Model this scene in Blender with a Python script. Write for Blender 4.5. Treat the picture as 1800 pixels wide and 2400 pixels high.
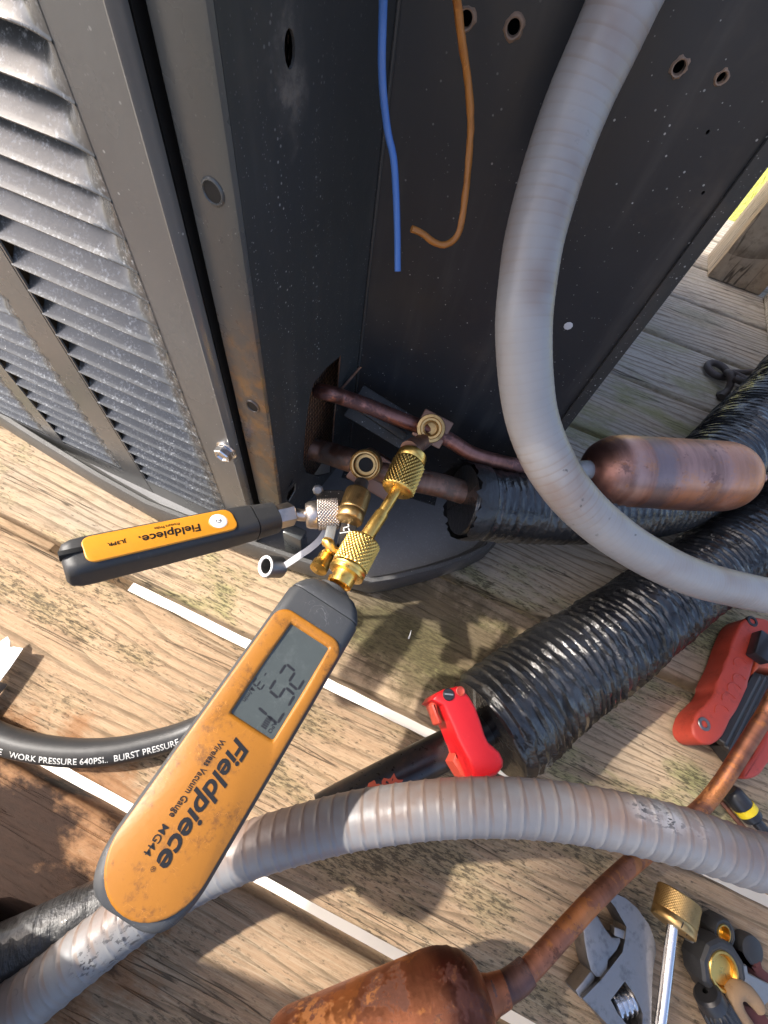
import bpy, bmesh, math, random
from mathutils import Vector, Matrix, noise
PI = math.pi
random.seed(7)
sc = bpy.context.scene
for o in list(bpy.data.objects):
    bpy.data.objects.remove(o)

# ---------------------------------------------------------------- camera, sky, sun, exposure
cam_d = bpy.data.cameras.new('camera')
cam = bpy.data.objects.new('camera', cam_d)
sc.collection.objects.link(cam)
cam_d.sensor_fit = 'HORIZONTAL'
cam_d.sensor_width = 36.0
cam_d.lens = 19.877
cam_d.clip_start = 0.01
cam_d.clip_end = 400
cam.matrix_world = Matrix(((0.90895978, -0.40760127, 0.08748321, 0), (0.39348407, 0.76951921, -0.50300146, 0),
                           (0.13770402, 0.49163135, 0.85984663, 0.41236), (0, 0, 0, 1)))
sc.camera = cam

SUN_AZ, SUN_EL = math.radians(8), math.radians(45)      # light travels towards +X, a little towards +Y
world = bpy.data.worlds.new('World')
sc.world = world
world.use_nodes = True
wn = world.node_tree
bg = wn.nodes['Background']
sky = wn.nodes.new('ShaderNodeTexSky')
sky.sky_type = 'NISHITA'
sky.sun_disc = False
sky.air_density = 0.7
sky.dust_density = 4.0
sky.ozone_density = 0.4
sky.sun_elevation = SUN_EL
sky.sun_rotation = math.radians(270) - SUN_AZ
wn.links.new(sky.outputs[0], bg.inputs[0])
bg.inputs[1].default_value = 0.15
sun_d = bpy.data.lights.new('sun', 'SUN')
sun_d.energy = 2.6
sun_d.angle = math.radians(1.4)
sun_d.color = (1.0, 0.95, 0.88)
sun = bpy.data.objects.new('sun', sun_d)
sc.collection.objects.link(sun)
sdir = Vector((math.cos(SUN_AZ) * math.cos(SUN_EL), math.sin(SUN_AZ) * math.cos(SUN_EL), -math.sin(SUN_EL)))
sun.rotation_euler = sdir.to_track_quat('-Z', 'Y').to_euler()
sun.location = (-3, -1, 3)
vs = sc.view_settings
vs.view_transform = 'Standard'
vs.look = 'None'
vs.gamma = 1.0
vs.use_curve_mapping = False
vs.exposure = 1.62

# ---------------------------------------------------------------- node helpers
class G:
    def __init__(s, name, rough=0.5, metal=0.0, col=(.5, .5, .5), spec=0.5, coat=0.0):
        s.m = bpy.data.materials.new(name)
        s.m.use_nodes = True
        s.t = s.m.node_tree
        s.b = s.t.nodes['Principled BSDF']
        s.set('Roughness', rough)
        s.set('Metallic', metal)
        s.set('Base Color', col)
        s.set('Specular IOR Level', spec)
        s.set('Coat Weight', coat)
    def set(s, k, v):
        s.put(s.b.inputs[k], v)
    def put(s, sock, v):
        if isinstance(v, bpy.types.NodeSocket):
            s.t.links.new(v, sock)
        elif isinstance(v, tuple) and len(v) == 3 and sock.type == 'RGBA':
            sock.default_value = (*v, 1)
        else:
            sock.default_value = v
    def nd(s, typ, ins={}, **pr):
        n = s.t.nodes.new('ShaderNode' + typ)
        for k, v in pr.items():
            setattr(n, k, v)
        for k, v in ins.items():
            s.put(n.inputs[k], v)
        return n
    def obj(s):
        return s.nd('TexCoord').outputs['Object']
    def tv(s):
        return s.nd('Attribute', attribute_name='tv').outputs['Vector']
    def rnd(s, v):
        r = s.nd('ObjectInfo').outputs['Random']
        c = s.nd('CombineXYZ', {0: s.mth('MULTIPLY', r, 47.0), 1: s.mth('MULTIPLY', r, 31.0), 2: r}).outputs[0]
        return s.nd('VectorMath', {0: v, 1: c}, operation='ADD').outputs[0]
    def sca(s, v, k):
        return s.nd('VectorMath', {0: v, 1: k}, operation='MULTIPLY').outputs[0]
    def mth(s, op, a, b=0.0, c=0.0, clamp=False):
        n = s.nd('Math', {0: a, 1: b, 2: c}, operation=op)
        n.use_clamp = clamp
        return n.outputs[0]
    def noi(s, v, scale, det=3.0, rough=.55, dist=0.0):
        return s.nd('TexNoise', {'Vector': v, 'Scale': scale, 'Detail': det, 'Roughness': rough, 'Distortion': dist}).outputs['Fac']
    def vor(s, v, scale):
        return s.nd('TexVoronoi', {'Vector': v, 'Scale': scale})
    def stp(s, v, a, b):                                     # smooth step from a to b
        return s.nd('MapRange', {0: v, 1: a, 2: b, 3: 0.0, 4: 1.0}, interpolation_type='SMOOTHSTEP').outputs[0]
    def mix(s, f, a, b, mode='MIX'):
        n = s.nd('Mix', {}, data_type='RGBA', blend_type=mode)
        s.put(n.inputs[0], f)
        s.put(n.inputs[6], a)
        s.put(n.inputs[7], b)
        return n.outputs[2]
    def bump(s, h, strength=.3, dist=.001):
        n = s.nd('Bump', {'Height': h, 'Strength': strength, 'Distance': dist})
        s.set('Normal', n.outputs[0])

def specks(g, co, scale, size, share):
    v = g.vor(co, scale)
    r = g.nd('SeparateColor', {0: v.outputs['Color']}).outputs[0]
    return g.mth('MULTIPLY', g.stp(r, 1 - share, 1 - share + .02), g.stp(v.outputs['Distance'], size, size * .5))

# ---------------------------------------------------------------- materials
def m_wood():
    g = G('weathered_wood', .8, spec=.25)
    co = g.rnd(g.obj())
    info = g.nd('SeparateColor', {0: g.nd('ObjectInfo').outputs['Color']}).outputs
    y = g.nd('SeparateXYZ', {0: co}).outputs[1]
    warp = g.noi(g.sca(co, (2.2, 9, 3)), 1.0, 2)
    yy = g.mth('ADD', g.mth('MULTIPLY', y, 95.0), g.mth('MULTIPLY', warp, 9.0))
    fr = g.mth('FRACT', yy)
    wob = g.noi(g.sca(co, (18, 160, 18)), 1.0, 4)
    fr2 = g.mth('ADD', fr, g.mth('MULTIPLY', g.mth('SUBTRACT', wob, .5), .6))
    ring = g.mth('MULTIPLY', g.stp(fr2, .55, .95), g.stp(fr2, 1.25, 1.0))
    fib = g.noi(g.sca(co, (22, 700, 60)), 1.0, 5, .7)
    fib2 = g.noi(g.sca(co, (60, 330, 60)), 1.0, 5, .75)
    ck = g.noi(g.sca(co, (2.6, 75, 20)), 1.0, 3, .5)
    crack = g.stp(g.mth('ABSOLUTE', g.mth('SUBTRACT', ck, .5)), .012, .002)
    crack = g.mth('MULTIPLY', crack, g.stp(g.noi(g.sca(co, (9, 40, 9)), 1.0, 2), .45, .58))
    big = g.noi(g.sca(co, (5, 13, 5)), 1.0, 3)
    big2 = g.noi(g.sca(co, (9, 21, 9)), 1.0, 4, .6)
    tan, gray = (.43, .315, .20), (.33, .285, .225)
    base = g.mix(g.stp(g.mth('ADD', big, g.mth('MULTIPLY', g.mth('SUBTRACT', info[0], .5), .5)), .35, .65), gray, tan)
    base = g.mix(g.mth('MULTIPLY', g.stp(info[0], .40, .22), .65), base, g.mix(big2, (.58, .56, .50), (.40, .385, .35)))  # far boards painted paler to offset the cabinet's shade
    base = g.mix(g.mth('MULTIPLY', g.stp(info[0], .55, 1.05), .75), base, g.mix(big, (.20, .115, .062), (.40, .26, .155)))
    base = g.mix(g.mth('MULTIPLY', ring, g.mth('ADD', .25, g.mth('MULTIPLY', g.stp(big2, .62, .40), .42))), base, (.105, .07, .04))
    base = g.mix(g.mth('MULTIPLY', g.stp(fib, .42, .72), .45), base, (.5, .4, .27))
    base = g.mix(g.mth('MULTIPLY', g.stp(fib2, .52, .36), .38), base, (.12, .085, .05))
    grn = g.mth('MULTIPLY', g.stp(big2, .47, .66), info[1])
    base = g.mix(g.mth('MULTIPLY', grn, .8), base, (.24, .255, .085))
    pit = g.noi(g.sca(co, (120, 480, 120)), 1.0, 4, .75)
    mold = g.mth('MULTIPLY', g.stp(g.mth('ADD', pit, g.mth('MULTIPLY', big2, .75)), .90, 1.06), info[2])
    base = g.mix(mold, base, (.035, .028, .02))
    base = g.mix(g.mth('MULTIPLY', crack, .72), base, (.03, .022, .015))
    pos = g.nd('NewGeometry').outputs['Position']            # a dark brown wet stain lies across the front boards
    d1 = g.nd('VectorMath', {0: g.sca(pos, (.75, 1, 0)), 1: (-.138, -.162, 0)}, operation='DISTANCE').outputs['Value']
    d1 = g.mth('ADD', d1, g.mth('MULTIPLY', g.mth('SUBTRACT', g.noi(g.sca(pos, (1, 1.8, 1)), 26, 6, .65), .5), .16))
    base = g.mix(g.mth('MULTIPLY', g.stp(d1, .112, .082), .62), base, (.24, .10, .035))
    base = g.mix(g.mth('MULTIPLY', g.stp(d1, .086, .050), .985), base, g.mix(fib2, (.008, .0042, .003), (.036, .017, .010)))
    d2 = g.nd('VectorMath', {0: g.sca(pos, (.55, 1, 0)), 1: (.028, .135, 0)}, operation='DISTANCE').outputs['Value']    # darker brown patch by the pan
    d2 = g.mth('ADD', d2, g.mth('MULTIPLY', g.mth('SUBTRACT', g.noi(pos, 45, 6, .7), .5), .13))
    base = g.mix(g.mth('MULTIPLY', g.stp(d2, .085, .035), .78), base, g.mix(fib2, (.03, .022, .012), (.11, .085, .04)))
    g.set('Base Color', base)
    h = g.mth('ADD', g.mth('MULTIPLY', fib2, .8), g.mth('MULTIPLY', ring, .6))
    h = g.mth('SUBTRACT', g.mth('ADD', h, g.mth('MULTIPLY', fib, .4)), g.mth('MULTIPLY', crack, 1.5))
    h = g.mth('SUBTRACT', h, g.mth('MULTIPLY', mold, .6))
    g.bump(h, .65, .0012)
    return g.m

def m_paint(name, col, rough, speck=.04, blotch=0.0, rust=None, rcol=(.30, .15, .05)):
    g = G(name, rough, spec=.28 if 'panel' in name else .5)
    co = g.rnd(g.obj()) if blotch > .4 else g.obj()
    n = g.noi(co, 9, 4)
    c = g.mix(n, tuple(x * .72 for x in col), tuple(x * 1.3 for x in col))
    s1 = specks(g, co, 330, .22, speck)
    s2 = specks(g, co, 800, .3, speck * .8)
    dust = g.stp(g.noi(co, 4, 3), .35, .7)
    if 'panel' in name:                                      # faint run-off streaks and dust
        c = g.mix(g.mth('MULTIPLY', g.stp(g.noi(g.sca(co, (38, 38, 5)), 1.0, 4, .6), .52, .8), .30), c, (.12, .11, .10))
        c = g.mix(g.mth('MULTIPLY', g.stp(g.noi(co, 14, 5, .65), .55, .75), .22), c, (.13, .10, .075))
    s = g.mth('MULTIPLY', g.mth('MAXIMUM', s1, g.mth('MULTIPLY', s2, .6)), dust)
    c = g.mix(s, c, (.42, .42, .40))
    if blotch:
        b = g.stp(g.noi(co, 520, 3, .6), .48, .75)
        b = g.mth('MULTIPLY', b, g.stp(g.noi(co, 90, 2), .35, .6))
        c = g.mix(g.mth('MULTIPLY', b, blotch), c, (.36, .38, .40))
    if rust:
        d = g.nd('VectorMath', {0: g.sca(co, (1, 1, .45)), 1: (rust[0], rust[1], rust[2] * .45)}, operation='DISTANCE').outputs['Value']
        r = g.stp(g.mth('ADD', d, g.mth('MULTIPLY', g.mth('SUBTRACT', g.noi(co, 60, 4), .5), .02)), rust[3], rust[3] * .35)
        c = g.mix(g.mth('MULTIPLY', r, g.mth('ADD', .15, g.mth('MULTIPLY', g.stp(g.noi(co, 85, 5, .7), .42, .66), .55))), c, rcol)
    g.set('Base Color', c)
    g.set('Roughness', g.mth('ADD', g.mth('MULTIPLY', g.noi(co, 40, 4), .25), rough - .12))
    g.bump(g.noi(co, 350, 2), .10, .0006)
    return g.m

def m_conduit(name, col, dirt, pitch, ax=1, sgn=1, scuffs=()):
    g = G(name, .42, spec=.45)
    t = g.tv()
    x = g.nd('SeparateXYZ', {0: t}).outputs
    n = g.noi(t, 26, 4, .6)
    c = g.mix(n, tuple(v * .86 for v in col), tuple(v * 1.12 for v in col))
    side = g.stp(g.noi(t, 11, 3, .6), .42, .58) if ax is None else g.stp(g.mth('ADD', g.mth('MULTIPLY', x[ax], float(sgn)), g.mth('MULTIPLY', g.mth('SUBTRACT', n, .5), .02)), -.004, .010)      # brown grime keeps to one side of the tube
    ph = g.mth('FRACT', g.mth('ADD', g.mth('DIVIDE', x[0], pitch), g.mth('MULTIPLY', n, .25)))
    ln = g.mth('MULTIPLY', g.stp(ph, .62, .9), g.stp(ph, 1.0, .93))
    c = g.mix(g.mth('MULTIPLY', g.mth('MULTIPLY', ln, dirt), g.mth('ADD', g.mth('MULTIPLY', side, .8), .2)), c, (.19, .12, .075))
    c = g.mix(g.mth('MULTIPLY', g.mth('MULTIPLY', side, g.stp(g.noi(t, 14, 4, .65), .34, .62)), .75), c, (.17, .105, .075))
    sp = g.mth('MULTIPLY', g.stp(g.noi(t, 120, 4, .6), .64, .70), g.stp(g.noi(t, 16, 2), .52, .66))
    c = g.mix(g.mth('MULTIPLY', sp, .85), c, (.055, .05, .045))
    pos = g.nd('NewGeometry').outputs['Position']
    for p, r, white in scuffs:
        d = g.nd('VectorMath', {0: pos, 1: p}, operation='DISTANCE').outputs['Value']
        k = g.stp(g.mth('ADD', d, g.mth('MULTIPLY', n, r * .5)), r * 1.6, r * .9)
        k = g.mth('MULTIPLY', k, g.stp(g.noi(t, 75, 4, .7), .36, .56))
        if white: c = g.mix(g.mth('MULTIPLY', k, .4), c, (.50, .50, .51))
        c = g.mix(g.mth('MULTIPLY', k, g.stp(g.noi(g.sca(t, (230, 420, 420)), 1.0, 3, .6), .53, .58)), c, (.045, .042, .045))
    g.set('Base Color', c)
    g.set('Roughness', g.mth('ADD', g.mth('MULTIPLY', n, .3), .26))
    g.bump(g.mth('ADD', g.noi(t, 230, 4), g.mth('MULTIPLY', g.noi(g.sca(t, (40, 6, 6)), 12, 2), .5)), .18, .0008)
    return g.m

def m_tape(name, rough=.17):
    g = G(name, rough, spec=.6, coat=.25)
    t = g.tv()
    g.set('Base Color', g.mix(g.noi(t, 30, 4), (.006, .006, .0065), (.022, .022, .023)))
    w = g.noi(g.sca(t, (150, 32, 32)), 1.0, 4, .6, .4)
    w2 = g.noi(t, 210, 3, .6)
    g.set('Roughness', g.mth('ADD', g.mth('MULTIPLY', g.noi(t, 50, 3), .25), rough - .06))
    g.bump(g.mth('ADD', w, g.mth('MULTIPLY', w2, .55)), .75, .0022)
    return g.m

def m_copper(name, bright, ox, oxcol=(.10, .045, .035), rough=.38, orange=0.0, bands=()):
    g = G(name, rough, 1.0)
    t = g.tv()
    n = g.noi(t, 34, 5, .65, .6)
    n2 = g.noi(g.sca(t, (55, 9, 9)), 1.5, 4, .6)
    fine = g.noi(t, 260, 4, .7)
    c = g.mix(g.stp(n2, .35, .7), bright, tuple(v * .62 for v in bright))
    o = g.stp(g.mth('ADD', n, g.mth('MULTIPLY', g.mth('SUBTRACT', fine, .5), .55)), .62 - ox * .3, .72 - ox * .3)
    c = g.mix(g.mth('MULTIPLY', o, .85), c, oxcol)
    if orange:
        p = g.stp(g.mth('ADD', g.noi(t, 22, 4, .7, 1.0), g.mth('MULTIPLY', g.mth('SUBTRACT', fine, .5), .5)), .53, .6)
        c = g.mix(g.mth('MULTIPLY', p, orange), c, (.78, .30, .06))
    s = g.mth('ADD', g.nd('SeparateXYZ', {0: t}).outputs[0], g.mth('MULTIPLY', g.mth('SUBTRACT', n, .5), .02))
    for a, b, col, k in bands:                               # heat tint left by the torch
        w = g.mth('MULTIPLY', g.stp(s, a - .003, a + .003), g.stp(s, b + .006, b - .006))
        c = g.mix(g.mth('MULTIPLY', w, k), c, col)
    g.set('Base Color', c)
    g.set('Metallic', g.mth('SUBTRACT', 1.0, g.mth('MULTIPLY', o, .55)))
    g.set('Roughness', g.mth('ADD', g.mth('MULTIPLY', fine, .3), g.mth('ADD', g.mth('MULTIPLY', o, .15), rough - .12)))
    g.bump(g.mth('ADD', fine, g.mth('MULTIPLY', n2, .4)), .15, .0006)
    return g.m

def m_metal(name, col, rough, dirt=.3, dcol=(.08, .05, .02)):
    g = G(name, rough, 1.0)
    co = g.obj()
    n = g.noi(co, 130, 5, .65)
    d = g.mth('MULTIPLY', g.stp(n, .5, .72), dirt)
    g.set('Base Color', g.mix(d, col, dcol))
    g.set('Roughness', g.mth('ADD', g.mth('MULTIPLY', g.noi(co, 300, 4), .3), rough - .1))
    g.bump(g.noi(co, 500, 3), .08, .0004)
    return g.m

def m_plain(name, col, rough, scr=.3, dirt=.25, dcol=(.08, .05, .03), spec=.5, fine=180, bs=.12):
    g = G(name, rough, spec=spec)
    co = g.obj()
    n = g.noi(co, 60, 5, .65)
    f = g.noi(co, fine, 4, .7)
    c = g.mix(g.mth('MULTIPLY', f, .5), tuple(v * .88 for v in col), tuple(min(1, v * 1.18) for v in col))
    c = g.mix(g.mth('MULTIPLY', g.stp(g.mth('ADD', n, g.mth('MULTIPLY', g.mth('SUBTRACT', f, .5), .8)), .49, .80), dirt), c, dcol)
    if scr:
        s = g.noi(g.sca(co, (1, 1, 1)), 75, 2, .5, 2.0)
        s = g.stp(g.mth('ABSOLUTE', g.mth('SUBTRACT', s, .5)), .008, .002)
        s = g.mth('MULTIPLY', s, g.stp(n, .45, .6))
        c = g.mix(g.mth('MULTIPLY', s, scr), c, tuple(min(1, v * 2.2 + .05) for v in col))
    g.set('Base Color', c)
    g.set('Roughness', g.mth('ADD', g.mth('MULTIPLY', f, .25), rough - .1))
    g.bump(f, bs, .0004)
    return g.m

def m_flat(name, col, rough=.5, spec=.4):
    return G(name, rough, 0, col, spec).m

def m_fins():
    g = G('coil_fins', .55, .6)
    co = g.obj()
    w = g.nd('TexWave', {'Vector': co, 'Scale': 110.0, 'Distortion': 3.0, 'Detail': 2.0, 'Detail Scale': 3.0}, bands_direction='Y').outputs['Fac']
    w2 = g.nd('TexWave', {'Vector': co, 'Scale': 60.0, 'Distortion': 2.0, 'Detail': 1.0}, bands_direction='Z').outputs['Fac']
    h = g.mth('MULTIPLY', w, g.mth('ADD', g.mth('MULTIPLY', w2, .6), .4))
    g.set('Base Color', g.mix(h, (.03, .02, .014), (.50, .30, .19)))
    g.bump(h, .8, .003)
    return g.m

def m_ground():
    g = G('pale_concrete', .9)
    co = g.obj()
    g.set('Base Color', g.mix(g.noi(co, 6, 6, .6), (.70, .66, .57), (.84, .80, .72)))
    return g.m

def m_grass():
    g = G('lawn_grass', .8)
    co = g.obj()
    n = g.noi(co, 5, 6, .7)
    n2 = g.noi(co, 40, 4, .7)
    c = g.mix(n, (.36, .40, .06), (.62, .58, .16))
    g.set('Base Color', g.mix(g.stp(n2, .4, .65), g.mix(.4, c, (.16, .20, .03)), c))
    g.bump(n2, 1.0, .02)
    return g.m

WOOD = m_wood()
PANEL = m_paint('dark_panel_paint', (.026, .027, .030), .34, .045)
PANEL_L = m_paint('dusty_panel_paint', (.040, .041, .041), .42, .20, 0, (.2917, -.3152, .352, .013), (.17, .15, .13))
STRIP = m_paint('reflection_grey_paint', (.120, .120, .116), .24, .05)  # same cabinet paint, lightened to stand for reflected deck and sky
POST = m_paint('corner_post_paint', (.060, .064, .064), .28, .06, 0, (.281, -.351, .185, .050), (.26, .125, .035))
LOUVER = m_paint('louver_paint', (.056, .059, .061), .24, .12, .7)
PAN = m_paint('base_pan_paint', (.085, .083, .080), .45, .10, .15)
PANDUST = m_paint('dusty_pan_floor', (.20, .20, .205), .6, .1, .3)
BLACK = m_flat('dark_gap', (.006, .006, .006), .7)  # near-black painted in for the shade inside gaps and holes
COND_U = m_conduit('grey_conduit_smooth', (.27, .262, .258), .3, .0046, None)
COND_L = m_conduit('grey_conduit_ribbed', (.205, .205, .208), .6, .0093, 2, -1, (((0.1865,0.0549,0.1429), .012, True), ((0.2011,0.0582,0.1434), .013, True), ((0.2175,0.0609,0.1433), .012, True), ((-0.0660,-0.1432,0.0562), .014, False), ((-0.0569,-0.1238,0.0585), .012, False)))
TAPE = m_tape('black_wrap')
TAPE2 = m_tape('black_tape_dull', .42)
COP_LINE = m_copper('brown_copper', (.36, .17, .135), .35, (.10, .05, .05), .42)
COP_SUC = m_copper('dull_copper', (.33, .20, .15), .45, (.16, .12, .10), .5)
COP_DRY = m_copper('heat_marked_copper', (.50, .27, .21), .12, (.20, .11, .10), .40, .22, ((-.02, .010, (.16, .07, .06), .7), (.022, .030, (.62, .40, .33), .5), (.040, .062, (.24, .19, .19), .75), (.118, .16, (.60, .25, .12), .45)))
COP_DRY2 = m_copper('orange_copper', (.36, .135, .07), .36, (.085, .033, .022), .46, .28, ((.004, .026, (.07, .022, .018), .75),))
COP_PIPE = m_copper('red_copper', (.36, .155, .095), .14, (.10, .035, .02), .52, .28)
COP_DARK = m_copper('burnt_braze', (.17, .095, .08), .4, (.05, .03, .03), .5)
BRASS = m_metal('bright_brass', (.90, .58, .16), .27, .3)
BRASS_D = m_metal('dull_brass', (.55, .36, .15), .36, .5)
GOLD_TUBE = m_metal('stained_brass', (.80, .50, .14), .33, .55, (.20, .10, .02))
STEEL = m_metal('grey_steel', (.29, .278, .268), .42, .5, (.10, .10, .10))
CHROME = m_metal('bright_steel', (.72, .72, .73), .18, .12, (.1, .1, .1))
NICKEL = m_metal('warm_nickel', (.60, .53, .47), .30, .25)
GALV = m_metal('galvanised_sheet', (.36, .37, .375), .6, .3, (.3, .3, .3))
RUSTY = m_plain('rusty_iron', (.075, .065, .062), .6, .1, .5, (.10, .05, .03))
RUBBER = m_plain('grey_rubber', (.048, .050, .053), .52, .8, .2, (.10, .09, .08))
RUBBER_P = m_plain('black_rubber', (.030, .030, .031), .5, .3, .15, (.09, .08, .07))
YEL = m_plain('amber_plastic', (.345, .132, .010), .42, .3, .8, (.13, .05, .010), fine=420, bs=.22)
YEL2 = m_plain('clean_amber_plastic', (.70, .28, .020), .36, .05, .14, (.25, .10, .02))
LCD = m_plain('lcd_glass', (.062, .072, .068), .14, .1, .08, (.25, .26, .25), spec=.5, bs=.0)
INK = m_flat('black_ink', (.008, .008, .009), .45)
LCDINK = m_flat('lcd_segment', (.018, .018, .020), .3)
WHITE = m_flat('white_plastic', (.75, .74, .74), .4)
PRINT = m_flat('white_print', (.62, .62, .60), .6)
RIM = m_plain('tan_rust', (.24, .16, .11), .7, 0, .5, (.14, .07, .03))
RED = m_plain('red_plastic', (.62, .012, .016), .34, .1, .18, (.12, .01, .01))
RED2 = m_plain('worn_red_plastic', (.48, .055, .030), .5, .25, .45, (.16, .022, .014))
KEY = m_plain('black_oxide_steel', (.022, .022, .024), .32, .2, .1)
HOSE = m_plain('black_hose_rubber', (.035, .035, .036), .36, .1, .08)
BLUE = m_plain('blue_wire', (.055, .15, .42), .45, 0, .2, (.15, .17, .25))
ORANGE = m_plain('orange_wire', (.34, .125, .02), .5, .3, .6, (.12, .045, .02))
CREAM = m_plain('cream_plastic', (.62, .56, .44), .5, 0, .1)
YBAND = m_flat('yellow_band', (.85, .62, .02), .4)
CORD = m_plain('brown_cord', (.30, .19, .10), .7, .2, .5, (.14, .07, .03))
DKRED = m_plain('dark_red_leather', (.10, .025, .02), .7, .2, .3)
STRAP = m_flat('pale_strap', (.52, .52, .54), .4)
FINS = m_fins()
LEAF = m_plain('green_leaf', (.07, .11, .03), .6, 0, .2)
SOIL = m_plain('pale_soil', (.33, .28, .21), .9, 0, .4, (.15, .12, .08))
CONC = m_ground()
GRASS = m_grass()
PEEL = m_plain('peeling_red_paint', (.60, .11, .045), .6, 0, .3)
PIPEBLK = m_plain('black_painted_pipe', (.020, .019, .019), .28, .1, .22, (.13, .07, .05))

# ---------------------------------------------------------------- object helpers
COL = sc.collection
def V3(p): return Vector(p)
def tag(o, label=None, cat=None, group=None, kind=None):
    if label: o['label'] = label
    if cat: o['category'] = cat
    if group: o['group'] = group
    if kind: o['kind'] = kind
    return o
def thing(name, label, cat, loc, group=None, kind=None):
    o = bpy.data.objects.new(name, None)
    o.empty_display_size = .02
    o.location = loc
    COL.objects.link(o)
    return tag(o, label, cat, group, kind)
def wloc(o):
    v = Vector((0, 0, 0))
    while o:
        v += o.location
        o = o.parent
    return v
def add(name, geo, mat, parent=None, loc=None, ang=35, label=None):
    """geo = (verts in world space, faces[, tv]); one mesh object whose origin is its parent's base (or loc)."""
    V, F = geo[0], geo[1]
    tv = geo[2] if len(geo) > 2 else None
    L = wloc(parent) if parent else Vector(loc or (0, 0, 0))
    me = bpy.data.meshes.new(name)
    me.from_pydata([tuple(Vector(v) - L) for v in V], [], F)
    if tv:
        a = me.attributes.new('tv', 'FLOAT_VECTOR', 'POINT')
        for i, t in enumerate(tv):
            a.data[i].vector = t
    me.materials.append(mat)
    bm = bmesh.new()
    bm.from_mesh(me)
    bmesh.ops.recalc_face_normals(bm, faces=bm.faces)
    bm.to_mesh(me)
    bm.free()
    me.shade_smooth()
    me.set_sharp_from_angle(angle=math.radians(ang))
    o = bpy.data.objects.new(name, me)
    COL.objects.link(o)
    if parent:
        o.parent = parent
    else:
        o.location = L
    if label: o['label'] = label
    return o
def addbm(name, bm, mat, parent=None, loc=None, ang=35):
    V = [v.co.copy() for v in bm.verts]
    bm.verts.index_update()
    F = [[v.index for v in f.verts] for f in bm.faces]
    bm.free()
    return add(name, (V, F), mat, parent, loc, ang)
def join(*gs):
    V, F, T = [], [], []
    ok = all(len(g) > 2 and g[2] for g in gs)
    for g in gs:
        n = len(V)
        V += list(g[0])
        F += [[i + n for i in f] for f in g[1]]
        if ok: T += list(g[2])
    return (V, F, T) if ok else (V, F)

def spline(pts, step):
    P = [Vector(p) for p in pts]
    Q = [P[0] * 2 - P[1]] + P + [P[-1] * 2 - P[-2]]
    out, par = [], []
    for i in range(len(P) - 1):
        a, b, c, d = Q[i:i + 4]
        n = max(2, int((c - b).length / step) + 1)
        for k in range(n):
            t = k / n
            out.append(.5 * ((2 * b) + (c - a) * t + (2 * a - 5 * b + 4 * c - d) * t * t + (3 * b - a - 3 * c + d) * t ** 3))
            par.append(i + t)
    out.append(P[-1].copy())
    par.append(len(P) - 1)
    return out, par
def frames(path, ref=(0, 0, 1)):
    fr, s = [], 0.0
    N = None
    for i, p in enumerate(path):
        T = (path[min(i + 1, len(path) - 1)] - path[max(i - 1, 0)]).normalized()
        if N is None:
            r = Vector(ref)
            if abs(T.dot(r)) > .95: r = Vector((1, 0, 0))
            N = (r - T * r.dot(T)).normalized()
        else:
            N = (N - T * N.dot(T)).normalized()
        if i: s += (p - path[i - 1]).length
        fr.append((p, T, N, T.cross(N), s))
    return fr
def tube(pts, r, seg=24, step=.004, rf=None, caps=True, ref=(0, 0, 1), smooth=True):
    rad = r if isinstance(r, (list, tuple)) else [r] * len(pts)
    if smooth:
        path, par = spline(pts, step)
    else:
        path, par = [Vector(p) for p in pts], list(range(len(pts)))
    fr = frames(path, ref)
    V, F, T = [], [], []
    for i, (p, t, n, b, s) in enumerate(fr):
        k = min(int(par[i]), len(rad) - 2)
        u = par[i] - k
        u = u * u * (3 - 2 * u)
        R = rad[k] * (1 - u) + rad[k + 1] * u
        for j in range(seg):
            th = 2 * PI * j / seg
            q = R * (1 + (rf(s, th) if rf else 0))
            V.append(p + n * (q * math.cos(th)) + b * (q * math.sin(th)))
            T.append((s, R * math.cos(th), R * math.sin(th)))
    m = len(fr)
    for i in range(m - 1):
        for j in range(seg):
            k = (j + 1) % seg
            F.append([i * seg + j, i * seg + k, (i + 1) * seg + k, (i + 1) * seg + j])
    if caps:
        F.append(list(range(seg))[::-1])
        F.append(list(range((m - 1) * seg, m * seg)))
    return V, F, T
def lathe(prof, a, d, seg=32, ref=(0, 0, 1), caps=False):
    """prof = [(distance along d, radius)]"""
    a, d = Vector(a), Vector(d).normalized()
    r = Vector(ref)
    if abs(d.dot(r)) > .95: r = Vector((1, 0, 0))
    n = (r - d * r.dot(d)).normalized()
    b = d.cross(n)
    V, F, T = [], [], []
    for (z, R) in prof:
        R = max(R, 1e-5)
        for j in range(seg):
            th = 2 * PI * j / seg
            V.append(a + d * z + n * (R * math.cos(th)) + b * (R * math.sin(th)))
            T.append((z, R * math.cos(th), R * math.sin(th)))
    m = len(prof)
    for i in range(m - 1):
        for j in range(seg):
            k = (j + 1) % seg
            F.append([i * seg + j, i * seg + k, (i + 1) * seg + k, (i + 1) * seg + j])
    if caps:
        F.append(list(range(seg))[::-1])
        F.append(list(range((m - 1) * seg, m * seg)))
    return V, F, T
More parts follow.
